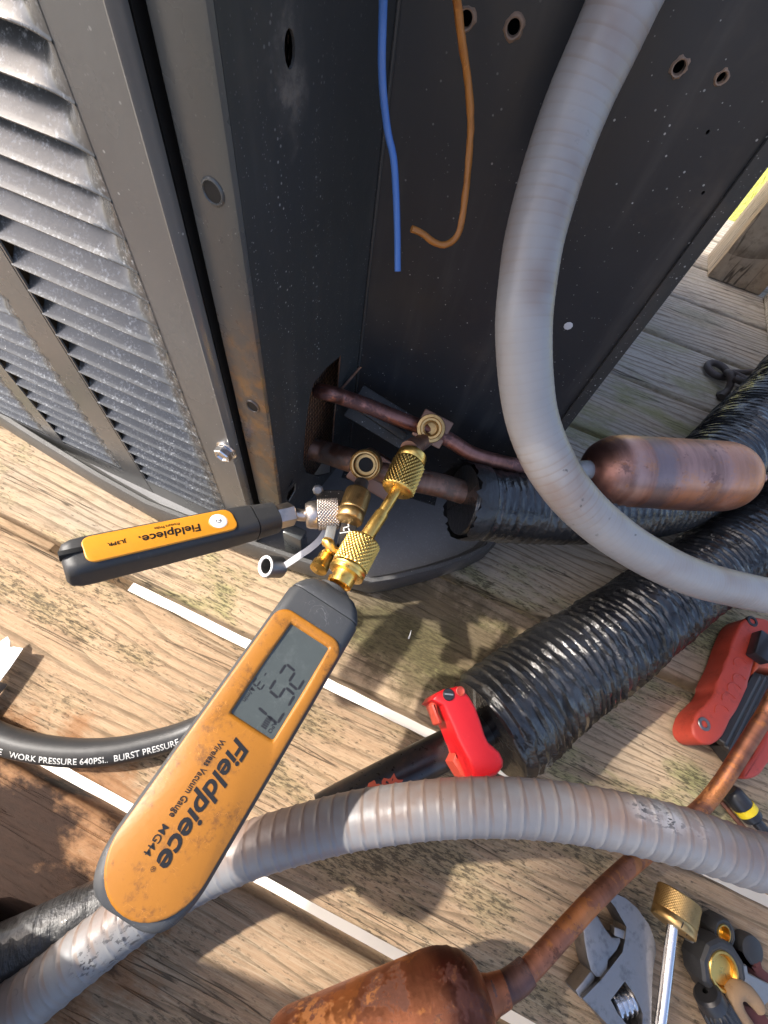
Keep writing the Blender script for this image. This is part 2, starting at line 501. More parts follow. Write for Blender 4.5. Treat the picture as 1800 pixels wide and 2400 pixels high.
def knurl(a, d, z0, z1, R, n=36, rows=8, h=.0006, ref=(0, 0, 1), ends=True):
    """diamond knurl: a grid of small pyramids round a cylinder"""
    a, d = Vector(a), Vector(d).normalized()
    r = Vector(ref)
    if abs(d.dot(r)) > .95: r = Vector((1, 0, 0))
    nn = (r - d * r.dot(d)).normalized()
    b = d.cross(nn)
    V, F = [], []
    S, M = n * 4, rows * 4
    for i in range(M + 1):
        z = z0 + (z1 - z0) * i / M
        for j in range(S):
            th = 2 * PI * j / S
            u, v = j / 4.0, i / 4.0
            e = min(abs(((u + v) % 1) - .5), abs(((u - v) % 1) - .5)) * 2
            e = max(0, 1 - max(abs(((u + v) % 1) - .5), abs(((u - v) % 1) - .5)) * 2)
            q = R - h + h * 1.6 * e
            if i in (0, M): q = R - h
            V.append(a + d * z + nn * (q * math.cos(th)) + b * (q * math.sin(th)))
    for i in range(M):
        for j in range(S):
            k = (j + 1) % S
            F.append([i * S + j, i * S + k, (i + 1) * S + k, (i + 1) * S + j])
    if ends:
        F.append(list(range(S))[::-1])
        F.append(list(range(M * S, (M + 1) * S)))
    return V, F
def box(c, s, ex=(1, 0, 0), ey=(0, 1, 0), ez=(0, 0, 1), bev=0.0):
    bm = bmesh.new()
    bmesh.ops.create_cube(bm, size=1)
    for v in bm.verts: v.co = Vector((v.co.x * s[0], v.co.y * s[1], v.co.z * s[2]))
    if bev: bmesh.ops.bevel(bm, geom=list(bm.edges), offset=bev, segments=2, affect='EDGES', profile=.5)
    ex, ey, ez, c = Vector(ex), Vector(ey), Vector(ez), Vector(c)
    V = [c + ex * v.co.x + ey * v.co.y + ez * v.co.z for v in bm.verts]
    bm.verts.index_update()
    F = [[v.index for v in f.verts] for f in bm.faces]
    bm.free()
    return V, F
def plate(outer, holes, fr, t):
    """flat plate with holes: outer and holes are 2D loops in frame fr = (origin, ex, ey, ez); thickness t below the face"""
    o, ex, ey, ez = [Vector(q) for q in fr]
    bm = bmesh.new()
    es = []
    for lp in [outer] + list(holes):
        vs_ = [bm.verts.new(Vector((p[0], p[1], 0))) for p in lp]
        es += [bm.edges.new((vs_[i], vs_[(i + 1) % len(vs_)])) for i in range(len(vs_))]
    bmesh.ops.triangle_fill(bm, edges=es, use_beauty=True, use_dissolve=False)
    fs = list(bm.faces)
    r = bmesh.ops.extrude_face_region(bm, geom=fs)
    for v in r['geom']:
        if isinstance(v, bmesh.types.BMVert): v.co.z -= t
    bm.verts.index_update()
    V = [o + ex * v.co.x + ey * v.co.y + ez * v.co.z for v in bm.verts]
    F = [[v.index for v in f.verts] for f in bm.faces]
    bm.free()
    return V, F
def prism(poly, z0, z1, fr=((0, 0, 0), (1, 0, 0), (0, 1, 0), (0, 0, 1)), bev=.001, seg=2):
    """polygon extruded from z0 to z1 along the frame's ez with its top edge rounded"""
    o, ex, ey, ez = [Vector(q) for q in fr]
    bm = bmesh.new()
    vs_ = [bm.verts.new((p[0], p[1], z0)) for p in poly]
    f = bm.faces.new(vs_)
    r = bmesh.ops.extrude_face_region(bm, geom=[f])
    top = [v for v in r['geom'] if isinstance(v, bmesh.types.BMVert)]
    for v in top: v.co.z = z1
    if bev:
        st = set(top)
        ed = [e for e in bm.edges if e.verts[0] in st and e.verts[1] in st]
        bmesh.ops.bevel(bm, geom=ed, offset=bev, segments=seg, affect='EDGES', profile=.5)
    bm.verts.index_update()
    V = [o + ex * v.co.x + ey * v.co.y + ez * v.co.z for v in bm.verts]
    F = [[v.index for v in q.verts] for q in bm.faces]
    bm.free()
    return V, F
def rrect(x0, x1, y0, y1, r, n=6):
    if not isinstance(r, (list, tuple)): r = [r] * 4
    out = []
    for k, (cx, cy) in enumerate(((x1, y1), (x0, y1), (x0, y0), (x1, y0))):
        q = r[k]
        sx, sy = (1, 1, -1, -1)[k == 1 or k == 2 and 2 or 0], 1
        sx = -1 if k in (1, 2) else 1
        sy = -1 if k in (2, 3) else 1
        for i in range(n + 1):
            a = PI / 2 * k + PI / 2 * i / n
            out.append((cx - sx * q + q * math.cos(a), cy - sy * q + q * math.sin(a)))
    return out
def circ(cx, cy, r, n=16, k=1.0):
    return [(cx + r * math.cos(2 * PI * i / n), cy + r * k * math.sin(2 * PI * i / n)) for i in range(n)]
def smooth_loop(pts, n=4):
    P = [Vector((p[0], p[1])) for p in pts]
    m = len(P)
    out = []
    for i in range(m):
        a, b, c, d = P[i - 1], P[i], P[(i + 1) % m], P[(i + 2) % m]
        for k in range(n):
            t = k / n
            q = .5 * ((2 * b) + (c - a) * t + (2 * a - 5 * b + 4 * c - d) * t * t + (3 * b - a - 3 * c + d) * t ** 3)
            out.append((q.x, q.y))
    return out
def text2d(s, size, bold=0.0, shear=0.0, width=None):
    cu = bpy.data.curves.new('t', 'FONT')
    cu.body = s
    cu.size = size
    cu.offset = bold
    cu.shear = shear
    cu.resolution_u = 3
    o = bpy.data.objects.new('t', cu)
    COL.objects.link(o)
    bpy.context.view_layer.update()
    dg = bpy.context.evaluated_depsgraph_get()
    me = bpy.data.meshes.new_from_object(o.evaluated_get(dg))
    V = [(v.co.x, v.co.y) for v in me.vertices]
    F = [list(p.vertices) for p in me.polygons]
    bpy.data.objects.remove(o)
    bpy.data.meshes.remove(me)
    bpy.data.curves.remove(cu)
    x0, x1 = min(v[0] for v in V), max(v[0] for v in V)
    k = (width / (x1 - x0)) if width else 1.0
    return [((v[0] - x0) * k, v[1]) for v in V], F
def lay(tx, o, ex, ey):
    o, ex, ey = Vector(o), Vector(ex), Vector(ey)
    return [o + ex * v[0] + ey * v[1] for v in tx[0]], tx[1]

# ---------------------------------------------------------------- ground far below, lawn
add('ground_slab', box((.5, 1.2, -1.25), (9, 6.0, .1)), CONC, None, (0.5, 1.2, -1.2))['kind'] = 'structure'
bm = bmesh.new()
bmesh.ops.create_grid(bm, x_segments=60, y_segments=60, size=1)
for v in bm.verts:
    v.co = Vector((v.co.x * 60, v.co.y * 60 + 63.5, -1.22 + .03 * noise.noise(Vector((v.co.x * 30, v.co.y * 30, 0)))))
o = addbm('lawn', bm, GRASS, None, (0, 30, -1.2)); o['kind'] = 'structure'
bm = bmesh.new()
bmesh.ops.create_grid(bm, x_segments=2, y_segments=2, size=150)
for v in bm.verts: v.co.z = -1.33
o = addbm('ground', bm, SOIL, None, (0, 0, -1.33)); o['kind'] = 'structure'
VB, FB = [], []
for i in range(9000):                                        # blades of the strip of lawn that shows past the deck
    x, y = random.uniform(.6, 3.6), random.uniform(4.25, 9)
    h, a, w = random.uniform(.03, .09), random.uniform(0, 2 * PI), random.uniform(.003, .006)
    n = len(VB)
    VB += [(x - w * math.cos(a), y - w * math.sin(a), -1.24), (x + w * math.cos(a), y + w * math.sin(a), -1.24),
           (x + random.uniform(-.04, .04), y + random.uniform(-.04, .04), -1.22 + h)]
    FB.append([n, n + 1, n + 2])
o = add('grass', (VB, FB), GRASS, None, (2, 6, -1.2)); o['kind'] = 'stuff'

# ---------------------------------------------------------------- deck: one board per object, gaps open to the ground
deck = thing('deck', 'weathered wooden deck of spaced boards', None, (0, 0, 0), kind='structure')
GAPY = [.9379 - .147 * k for k in range(-3, 9)]
GAPW = [.009] * 3 + [.009, .009, .009, .009, .008, .009, .0122, .0122, .01]
TINT = [(.5, .1, .1)] * 3 + [(.35, .1, .15), (.2, .15, .15), (.2, .5, .15), (.2, .75, .1), (.1, .8, .35), (.15, .8, .6), (.85, .5, .55), (.75, .28, .5), (.9, .12, .55)]
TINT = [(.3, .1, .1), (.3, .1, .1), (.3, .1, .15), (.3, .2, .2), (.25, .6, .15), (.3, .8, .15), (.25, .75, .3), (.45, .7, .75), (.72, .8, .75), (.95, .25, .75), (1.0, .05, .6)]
def deck_board(y0, y1, x0, x1, tint, seed):
    nx, ny = 240, 10
    V, F = [], []
    prof = []
    e = .0035
    w = (y1 - y0) / 2
    for t in (-1, -.985, -.955, -.8, -.4, 0, .4, .8, .955, .985, 1):
        z = 0 if abs(t) < .95 else (-.0008 if abs(t) < .97 else (-.0022 if abs(t) < .99 else -.0055))
        prof.append((t * w, z))
    prof = [(-w, -.034)] + prof + [(w, -.034)]
    m = len(prof)
    for i in range(nx + 1):
        x = x0 + (x1 - x0) * i / nx
        for j, (y, z) in enumerate(prof):
            k = (noise.noise(Vector((x * 9, seed * 7.3 + (1 if y > 0 else 0), 0))) * .0011 + noise.noise(Vector((x * 55, seed * 5.1 + (1 if y > 0 else 0), 3))) * .0007) * (1 if abs(y) > w * .9 else .3)
            zz = noise.noise(Vector((x * 3, y * 20, seed * 3.1))) * .0012 - .0008
            V.append(Vector((x, y + k, z + (zz if z > -.01 else 0))))
    for i in range(nx):
        for j in range(m - 1):
            F.append([i * m + j, i * m + j + 1, (i + 1) * m + j + 1, (i + 1) * m + j])
        F.append([i * m, (i + 1) * m, (i + 1) * m + m - 1, i * m + m - 1])
    F.append(list(range(m)))
    F.append(list(range(nx * m, nx * m + m))[::-1])
    yc = (y0 + y1) / 2
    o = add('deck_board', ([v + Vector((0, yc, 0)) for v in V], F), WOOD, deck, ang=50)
    o.data.transform(Matrix.Translation((0, -yc, 0)))
    o.location = (0, yc, 0)
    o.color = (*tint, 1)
    return o
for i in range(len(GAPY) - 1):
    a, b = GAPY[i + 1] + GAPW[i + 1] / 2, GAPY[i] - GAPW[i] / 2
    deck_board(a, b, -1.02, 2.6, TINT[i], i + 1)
for x in (-.385, .86, 1.9):
    V, F = box((x, .45, -.126), (.09, 2.2, .18), bev=.003)
    o = add('deck_beam', (V, F), WOOD, deck)
    o.color = (.9, 0, .2, 1)

for i in range(10):                                          # the deck goes on under the photographer
    y1 = GAPY[-1] - GAPW[-1] / 2 - .147 * i
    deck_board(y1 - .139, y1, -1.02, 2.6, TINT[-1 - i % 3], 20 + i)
# ---------------------------------------------------------------- post and kickboard at the deck's far edge
post = thing('wooden_post', 'square grey timber post rising at far edge of deck', 'post', (.377, 1.10, 0))
o = add('timber', box((.377, 1.096, .6), (.107, .089, 1.2), bev=.003), WOOD, post)
o.color = (.45, 0, .1, 1)
o.data.transform(Matrix.Rotation(PI / 2, 4, 'Y')); o.rotation_euler = (0, -PI / 2, 0)
kb = thing('kickboard', 'grey board standing on edge along deck beside square post', 'board', (.44, .9, 0))
o = add('plank', box((.452, .80, .07), (.03, .5, .14), bev=.003), WOOD, kb)
o.color = (.1, 0, .2, 1)

# ---------------------------------------------------------------- leafy sun blocker added out of view left of the deck, shading the boards on the right
TR = thing('sun_blocker', 'leafy sun blocker added left of the deck, outside the frame', 'sun_blocker', (-2.3, .9, -1.24))
add('trunk', tube([(-2.3, .9, -1.26), (-2.27, .86, -.3), (-2.1, .6, .8), (-1.75, .35, 1.8), (-1.5, .2, 2.6)], [.085, .07, .06, .045, .02], 14, .15), CORD, TR)
for k in range(9):
    a = k * 2.4
    t = .35 + .07 * k
    p0 = Vector((-2.1, .6, .8)).lerp(Vector((-1.5, .2, 2.6)), t)
    q = p0 + Vector((.55 * math.cos(a), .9 * math.sin(a), .35))
    add('limb', tube([p0, p0.lerp(q, .5) + Vector((0, 0, .08)), q], [.025, .016, .007], 8, .1), CORD, TR)
rl = random.Random(11)
V, F = [], []
cc = Vector((-1.39, -.44, 2.6))
while len(F) < 15000:
    u = Vector((rl.uniform(-1, 1), rl.uniform(-1, 1), rl.uniform(-1, 1)))
    if u.length > 1 + .12 * noise.noise(u * 3): continue
    p = cc + Vector((u.x * .75, u.y * .9, u.z * .7))
    s_ = p - sdir * (p.z / sdir.z)                          # where this leaf's shade would fall: leave a hole that shapes a sun patch
    if (Vector((s_.x - .300, s_.y - .095))).length < .052: continue
    a, b = Vector((rl.uniform(-1, 1), rl.uniform(-1, 1), rl.uniform(-.6, .6))).normalized(), Vector((rl.uniform(-1, 1), rl.uniform(-1, 1), rl.uniform(-1, 1))).normalized()
    c = a.cross(b).normalized()
    L_ = rl.uniform(.045, .075)
    n = len(V)
    V += [p - a * L_ * .5, p + c * L_ * .27, p + a * L_ * .5, p - c * L_ * .27]
    F.append([n, n + 1, n + 2, n + 3])
add('crown', (V, F), LEAF, TR)

# ---------------------------------------------------------------- condenser unit
AC = thing('condenser_unit', 'dark grey outdoor air conditioner cabinet with louvered front, standing on deck', 'air conditioner', (-.4, .5, 0))
# base pan
PO = [(-.90, .150), (-.60, .1445), (-.463, .141), (-.385, .132), (-.31, .1245), (-.249, .1205), (-.158, .1262), (-.095, .1336), (-.045, .1400), (-.018, .1455), (0, .158), (.0327, .186), (.06, .213), (.075, .232), (.083, .252), (.088, .30), (.09, 1.05), (-.90, 1.05)]
def inset(poly, d):
    n = len(poly)
    out = []
    for i in range(n):
        p, a, b = Vector(poly[i]), Vector(poly[i - 1]), Vector(poly[(i + 1) % n])
        e1, e2 = (p - a).normalized(), (b - p).normalized()
        nn = (Vector((-e1.y, e1.x)) + Vector((-e2.y, e2.x)))
        nn = nn / max(nn.length_squared / 2, .3)
        out.append((p.x + nn.x * d, p.y + nn.y * d))
    return out
V, F = [], []
rings = [(PO, .004), (inset(PO, -.001), .012), (PO, .030), (inset(PO, .0012), .0325), (inset(PO, .005), .0325), (inset(PO, .0065), .030), (inset(PO, .009), .0135), (inset(PO, .014), .012)]
for (pl, z) in rings:
    V += [(p[0], p[1], z) for p in pl]
n = len(PO)
for i in range(len(rings) - 1):
    for j in range(n):
        k = (j + 1) % n
        F.append([i * n + j, i * n + k, (i + 1) * n + k, (i + 1) * n + j])
F.append(list(range(n))[::-1])
add('base_pan', (V, F), PAN, AC)
fl = inset(PO, .0139)
add('pan_floor', ([(p[0], p[1], .012) for p in fl], [list(range(n))]), PANDUST, AC)

# louvered front
LP = add('louver_panel', join(
    plate([(-.2645 + .0015, .010), (-.1435, .010), (-.1435, .80), (-.263, .80)],
          [[(-.2615, .0375), (-.1715, .0375), (-.1695, .042), (-.1695, .60), (-.2615, .60)]], ((0, .142, 0), (1, 0, 0), (0, 0, 1), (0, -1, 0)), .0012),
    ([], [])), STRIP, AC)
add('panel_strip', plate([(-.2895, .010), (-.2635, .010), (-.2635, .80), (-.2895, .80)], [], ((0, .1418, 0), (1, 0, 0), (0, 0, 1), (0, -1, 0)), .0012), STRIP, LP)
add('panel_strip', plate([(-.3765, .010), (-.3595, .010), (-.3595, .80), (-.3765, .80)], [], ((0, .1418, 0), (1, 0, 0), (0, 0, 1), (0, -1, 0)), .0012), STRIP, LP)
add('panel_strip', plate([(-.4680, .010), (-.4500, .010), (-.4500, .80), (-.4680, .80)], [], ((0, .1418, 0), (1, 0, 0), (0, 0, 1), (0, -1, 0)), .0012), STRIP, LP)
add('panel_strip', plate([(-.88, .010), (-.556, .010), (-.556, .80), (-.88, .80)], [], ((0, .1418, 0), (1, 0, 0), (0, 0, 1), (0, -1, 0)), .0012), STRIP, LP)
for x0, x1 in ((-.3595, -.2895), (-.4500, -.3765), (-.556, -.468)):
    add('bottom_rail', plate([(x0, .010), (x1, .010), (x1, .033), (x0, .033)], [], ((0, .1418, 0), (1, 0, 0), (0, 0, 1), (0, -1, 0)), .0012), STRIP, LP)
# rolled hem at the panel's right edge: slopes back, then returns into the cabinet
V, F = [], []
hem = [(-.1435, .142), (-.1430, .1415), (-.1423, .1413), (-.1415, .1418), (-.1409, .1432), (-.1402, .1440), (-.1397, .1450), (-.1394, .1462), (-.1393, .1474)]
for z in (.010, .4, .80):
    V += [(p[0], p[1], z) for p in hem]
for i in range(2):
    for j in range(len(hem) - 1):
        F.append([i * 9 + j, i * 9 + j + 1, (i + 1) * 9 + j + 1, (i + 1) * 9 + j])
add('panel_hem', (V, F), STRIP, LP)
def louver_mesh(x0, x1):
    V, F = [], []
    nx = 26
    P = .0152
    prof = [(-.0150, .0190), (-.0128, .0172), (-.0104, .0148), (-.0080, .0120), (-.0054, .0090), (-.0030, .0064), (-.0012, .0046), (-.0002, .0037), (.0004, .0032), (.0003, .0027), (-.0006, .0024), (-.0024, .0026)]
    for i in range(nx + 1):
        t = i / nx
        # closely spaced near the ends, where the pressed blade closes
        x = x0 + (x1 - x0) * math.sin(PI / 2 * t)
        e = min((x1 - x) / .017, 1.0)
        e = max(e, 0)
        e = e * e * (3 - 2 * e)
        for (dy, z) in prof:
            sag = .0016 * max(0, 1 - (x1 - x) / .012) ** 2
            V.append((x, .1418 - dy * (e if dy < 0 else 1), z - sag * (1 - min(1, abs(dy) / .012))))
    m = len(prof)
    for i in range(nx):
        for j in range(m - 1):
            F.append([i * m + j, i * m + j + 1, (i + 1) * m + j + 1, (i + 1) * m + j])
    return V, F
for (x0, x1, g) in ((-.2622, -.1690, 'a'), (-.3590, -.2885, 'b'), (-.4495, -.3760, 'c'), (-.5555, -.4675, 'd')):
    first = None
    nrow = 37 if g in 'ab' else 37
    for k in range(nrow):
        z = .0345 + .0152 * k
        if first is None:
            V, F = louver_mesh(x0, x1)
            first = add('louver', ([Vector(v) + Vector((0, 0, z)) for v in V], F), LOUVER, LP, ang=60)
        else:
            c = first.copy()
            COL.objects.link(c)
            c.parent = LP
            c.location = (0, 0, .0152 * k)
add('inner_backing', box((-.38, .158, .35), (.48, .002, .64)), BLACK, AC)
# corner post right of the black gap
pf = [(-.1354, .170), (-.1353, .1512), (-.1345, .1494), (-.1330, .1487), (-.1150, .1487), (-.1132, .1490), (-.1122, .1503), (-.1119, .1520), (-.1118, .156)]
V, F = [], []
zz = [.052, .12, .2, .4, .80]
for z in zz: V += [(p[0], p[1], z) for p in pf]
for i in range(len(zz) - 1):
    for j in range(len(pf) - 1):
        F.append([i * 9 + j, i * 9 + j + 1, (i + 1) * 9 + j + 1, (i + 1) * 9 + j])
CP = add('corner_post', (V, F), POST, AC)
for p, r in (((-0.1224,0.1486,0.3249), .0040), ((-0.1221,0.1486,0.2101), .0040)):
    h_ = add('screw_hole', lathe([(.0003, r), (.0003, 0)], p, (0, -1, 0), 20), BLACK, CP)
    add('hole_rim', lathe([(.0001, r * 1.25), (.0007, r * 1.12), (.0008, r * 1.0), (.0003, r * .92)], p, (0, -1, 0), 20), POST, h_)
add('gap_shade_sheets', join(box((-.1372, .172, .42), (.012, .002, .76)), box((-.1396, .1605, .42), (.0006, .024, .76)), box((-.1349, .1620, .42), (.0006, .020, .76))), BLACK, AC)  # black sheets added so the gap reads as deep shade
add('post_foot', box((-.1015, .150, .035), (.019, .012, .045), bev=.0015), POST, AC)

# recess: left wall with the pipe opening, back wall
WL = ((-.1119, .150, 0), Vector((.0120, .112, 0)).normalized(), (0, 0, 1), Vector((.112, -.012, 0)).normalized())
def wy(p): return (Vector((p[0], p[1], 0)) - Vector(WL[0])).dot(WL[1])
def w2(*ps): return [(wy(p), p[2]) for p in ps]
hole = w2((-0.1032,0.2320,0.1963), (-0.1051,0.2139,0.1984), (-0.1068,0.1981,0.1961), (-0.1073,0.1938,0.1885), (-0.1076,0.1909,0.1782), (-0.1081,0.1864,0.1566), (-0.1084,0.1831,0.1336), (-0.1085,0.1824,0.1180), (-0.1081,0.1862,0.1011), (-0.1062,0.2041,0.0749), (-0.1037,0.2272,0.0522), (-0.1036,0.2280,0.0921), (-0.1036,0.2284,0.1303), (-0.1034,0.2307,0.1611), (-0.1031,0.2332,0.1896))
slot1 = w2((-0.1102,0.1668,0.1162), (-0.1106,0.1630,0.1133), (-0.1108,0.1610,0.1107), (-0.1105,0.1638,0.1091), (-0.1102,0.1670,0.1115))
slot2 = w2((-0.1099,0.1700,0.1038), (-0.1100,0.1688,0.0946), (-0.1110,0.1597,0.0893), (-0.1112,0.1574,0.0974), (-0.1110,0.1597,0.1031))
tear = circ(wy((-0.1083,0.1850,0.3599)), .3602, .0032, 12, 1.6)
SL = add('recess_side_panel', plate([(0.001, .048), (.1127, .048), (.1127, .80), (0.001, .80)], [hole, slot1, slot2, tear], WL, .0012), PANEL_L, AC, ang=20)
add('bright_edge', tube([(-0.1032,0.2320,0.1967), (-0.1034,0.2307,0.1611), (-0.1036,0.2284,0.1303), (-0.1037,0.2277,0.0722)], .0006, 6, .01, smooth=False), COP_SUC, SL)
add('bright_edge', tube([(-0.1099,0.1700,0.1038), (-0.1100,0.1688,0.0946), (-0.1110,0.1597,0.0893)], .0005, 6, .01, smooth=False), GALV, SL)
BW = ((-.1000, .262, 0), Vector((.18, .04, 0)).normalized(), (0, 0, 1), Vector((.04, -.18, 0)).normalized())
def bx(p): return (Vector((p[0], p[1], 0)) - Vector(BW[0])).dot(BW[1])
hs = [((-0.0500,0.2731,0.3658), .0042), ((0.0215,0.2890,0.3670), .0036), ((0.0399,0.2931,0.3673), .0028), ((-0.1087,0.2601,0.3565), .0042), ((-0.0703,0.2686,0.3646), .0042), ((0.0477,0.2948,0.3503), .0012), ((0.0627,0.2982,0.3288), .0012), ((-0.0049,0.2831,0.0631), .0021)]
def burr(prof, p, d, seed):                                  # torn, rusty lip of a screw hole
    V, F, T = lathe(prof, p, d, 20)
    rnd = random.Random(seed)
    c = Vector(p)
    for j in range(20):
        k = rnd.uniform(.82, 1.10)
        for i in range(3):
            v = V[i * 20 + j]
            V[i * 20 + j] = c + (v - c) * (k if i < 2 else 1)
    return V, F, T
SP = add('service_panel', plate([(0.0002, .047), (.1852, .047), (.1852, .80), (0.0002, .80)], [circ(bx(p), p[2], r * .62, 14, 1.25) for p, r in hs], BW, .0010), PANEL, AC, ang=20)
for i, (p, r) in enumerate(hs):
    if r > .0025:
        q = Vector(p) + Vector(BW[3]) * .0001
        add('screw_hole', burr([(-.0002, r * 1.08), (.0006, r * .95), (.0009, r * .82), (.0006, r * .68), (-.002, r * .6)], q, BW[3], i), RIM, SP)
add('paint_chip', lathe([(0, .0030), (.0004, .0026), (.0005, 0)], Vector((0.0372,0.2925,0.2434)) , BW[3], 9), STRAP, SP)
for (px, h) in (((-0.0969,0.2627,0.1993), .10), ((-0.1008,0.2618,0.3216), .05)):
    pass
add('panel_crease', tube([(-.0990, .2615, .05), (-.0990, .2615, .80)], .0012, 8, .5, smooth=False), PANEL_L, SP)
c0 = Vector(BW[0]) + BW[1] * .1852
add('cabinet_side', join(box((c0.x - .0006, (c0.y + 1.0) / 2, .4235), (.0012, 1.0 - c0.y, .753))), PANEL, AC)
add('edge_flange', join(box((c0.x - .0035, c0.y - .0022, .4235), (.009, .0022, .753), BW[1], (-BW[1].y, BW[1].x, 0), (0, 0, 1), .0006)), PANEL_L, SP)
add('cabinet_rear', box((-.395, 1.0, .42), (.968, .0012, .76)), PANEL, AC)
add('cabinet_left', box((-.878, .57, .41), (.0012, .85, .77)), PANEL, AC)
lid = [(-.91, .125), (-.10, .125), (.09, .27), (.095, 1.03), (-.91, 1.03)]
add('top_lid', prism(lid, .80, .845, bev=.012), PANEL, AC)
add('condenser_coil', box((-.133, .285, .40), (.03, .24, .70)), FINS, AC)
# mounting bracket behind the service valves
VBk = add('valve_bracket', join(box((-0.0619,0.2431,0.1398), (.064, .004, .030), (.96, .05, -.27), Vector((.2, -.6, .75)).normalized(), Vector((.2, .75, .6)).normalized(), .001),
    box((-0.0671,0.2344,0.1469), (.056, .011, .007), (.94, .05, -.33), Vector((.2, -.6, .75)).normalized(), Vector((.2, .75, .6)).normalized(), .0015)), PANEL_L, AC)
add('bracket_arm', plate([(0, 0), (.006, .006), (.020, .009), (.026, .004), (.024, -.004), (.014, -.004), (.010, -.012), (.003, -.008)], [], ((-0.0863,0.1624,0.1149), (.93, .35, -.1), Vector((.05, .35, .93)).normalized(), Vector((.35, -.88, .33)).normalized()), .001), PANEL_L, AC)
add('bracket_screw', lathe([(0, .0045), (.002, .0045), (.003, .003), (.003, 0)], (-0.0856,0.1654,0.1189), (.2, -.6, .75), 8), STEEL, AC)
add('sill_bracket', box((-.045, .250, .0460), (.10, .022, .0015), (1, .15, 0), (-.15, 1, 0)), PANEL_L, AC)
add('thin_rod', tube([(-0.1029,0.2353,0.1593), (-0.0929,0.2494,0.1781)], .0011, 8, .01, smooth=False), COP_SUC, AC)

# hex bolt on the front strip
p = Vector((-.1462, .1420, .1590))
HB = add('hex_bolt', lathe([(0, .0080), (.0008, .0080), (.0014, .0072), (.0014, .0062)], p, (0, -1, 0), 24), CHROME, AC)
add('bolt_head', join(lathe([(.001, .0064), (.0064, .0064), (.0072, .0056), (.0072, .0044), (.0060, .0036), (.0060, 0)], p, (0, -1, 0), 6)), CHROME, HB, ang=20)

# service valves and their lines
TOW = Vector((.06, -.66, .75)).normalized()                 # the valve ports look out and up
LV = add('liquid_valve', join(box(Vector((-0.0225,0.2471,0.1475)), (.026, .024, .022), (1, 0, -.12), Vector((.1, .75, .66)).normalized(), TOW, .0015)), COP_SUC, AC)
pc = Vector((-0.0223,0.2318,0.1641))
add('port_nut', lathe([(-.012, .0105), (-.012, .0112), (-.001, .0113), (.0005, .0108), (.0008, .0086), (-.0004, .0080), (-.0005, .0064), (.0002, .0060), (-.0008, .0050), (-.009, .0046), (-.009, 0)], pc, TOW, 36), BRASS_D, LV)
PD = (Vector((-0.0275,0.1998,0.1657)) - Vector((-0.0215,0.2266,0.1540))).normalized()
add('side_port', lathe([(0, .0065), (.02, .0065), (.02, .0078), (.030, .0078), (.030, 0)], (-0.0234,0.2302,0.1517), PD, 20), COP_SUC, LV)
SV = add('suction_valve', join(box(Vector((-0.0513,0.2121,0.1067)), (.042, .032, .024), (.93, .05, -.30), Vector((.25, .75, .6)).normalized(), TOW, .002)), COP_SUC, AC)
pc = Vector((-0.0599,0.1968,0.1323))
add('port_ring', lathe([(-.016, .0130), (-.002, .0130), (-.0004, .0126), (0, .0120), (-.0006, .0112), (.0006, .0108), (.0006, .0096), (-.001, .0088), (-.006, .0086), (-.006, .0062), (-.014, .0060), (-.014, 0)], pc, TOW, 36), BRASS_D, SV)
add('port_bore', lathe([(-.0055, .0060), (-.0055, 0)], pc, TOW, 20), BLACK, SV)
SD = (Vector((-0.0501,0.1555,0.1386)) - Vector((-0.0538,0.1770,0.1318))).normalized()
add('side_port', lathe([(0, .0058), (.022, .0058), (.022, 0)], (-0.0557,0.1830,0.1273), SD, 18), STEEL, SV)
add('liquid_line', tube([(-0.1504,0.2437,0.1376), (-0.1247,0.2296,0.1547), (-0.1049,0.2167,0.1718), (-0.0949,0.2247,0.1651), (-0.0748,0.2271,0.1644), (-0.0497,0.2332,0.1585), (-0.0240,0.2407,0.1520), (-0.0059,0.2430,0.1481), (0.0135,0.2458,0.1408), (0.0328,0.2524,0.1357), (0.0620,0.2647,0.1306), (0.0889,0.2784,0.1289), (0.1184,0.2931,0.1275)],
    .0062, 20, .003), COP_LINE, AC)
add('suction_stub', tube([(-0.1446,0.2168,0.0864), (-0.1242,0.2146,0.0946), (-0.1047,0.2178,0.0958), (-0.0802,0.2100,0.1108), (-0.0580,0.2104,0.1133), (-0.0345,0.2125,0.1134), (-0.0001,0.2226,0.1123), (0.0292,0.2299,0.1089)], .0105, 24, .003), COP_SUC, AC)

# ---------------------------------------------------------------- filter driers
def drier(th, a, b, R, prof_n=10, mat=COP_DRY, neck=.008, La=.03, Lb=.022):
    a, b = Vector(a), Vector(b)
    d = b - a
    L = d.length
    pr = [(-.012, neck * .9), (-.004, neck), (0, neck * 1.15)]
    for i in range(1, prof_n + 1):
        t = i / prof_n
        pr.append((La * (1 - math.cos(t * PI / 2)) + .001, neck * 1.15 + (R - neck * 1.15) * math.sin(t * PI / 2)))
    for i in range(1, 6): pr.append((La + (L - La - Lb) * i / 6, R))
    for i in range(prof_n + 1):
        t = i / prof_n
        pr.append((L - Lb + Lb * math.sin(t * PI / 2), R * math.cos(t * PI / 2) * .85 + R * .15 * (1 - t) + neck * .6 * t))
    pr += [(L + .006, neck * .7), (L + .02, neck * .6)]
    # spun rings pressed into the shoulder
    pr = [(z, r + .0004 * math.sin(z * 900) * (1 if 0 < z < La * 1.3 else 0)) for z, r in pr]
    return lathe(pr, a, d, 56)
F1 = thing('filter_drier', 'horizontal brown copper filter drier cylinder lying over black wrapped pipe at right', 'filter drier', (0.1932,0.3308,0.1210))
add('shell', drier(F1, (0.1185,0.2928,0.1273), (0.2718,0.3741,0.1209), .0338, Lb=.032), COP_DRY, F1)
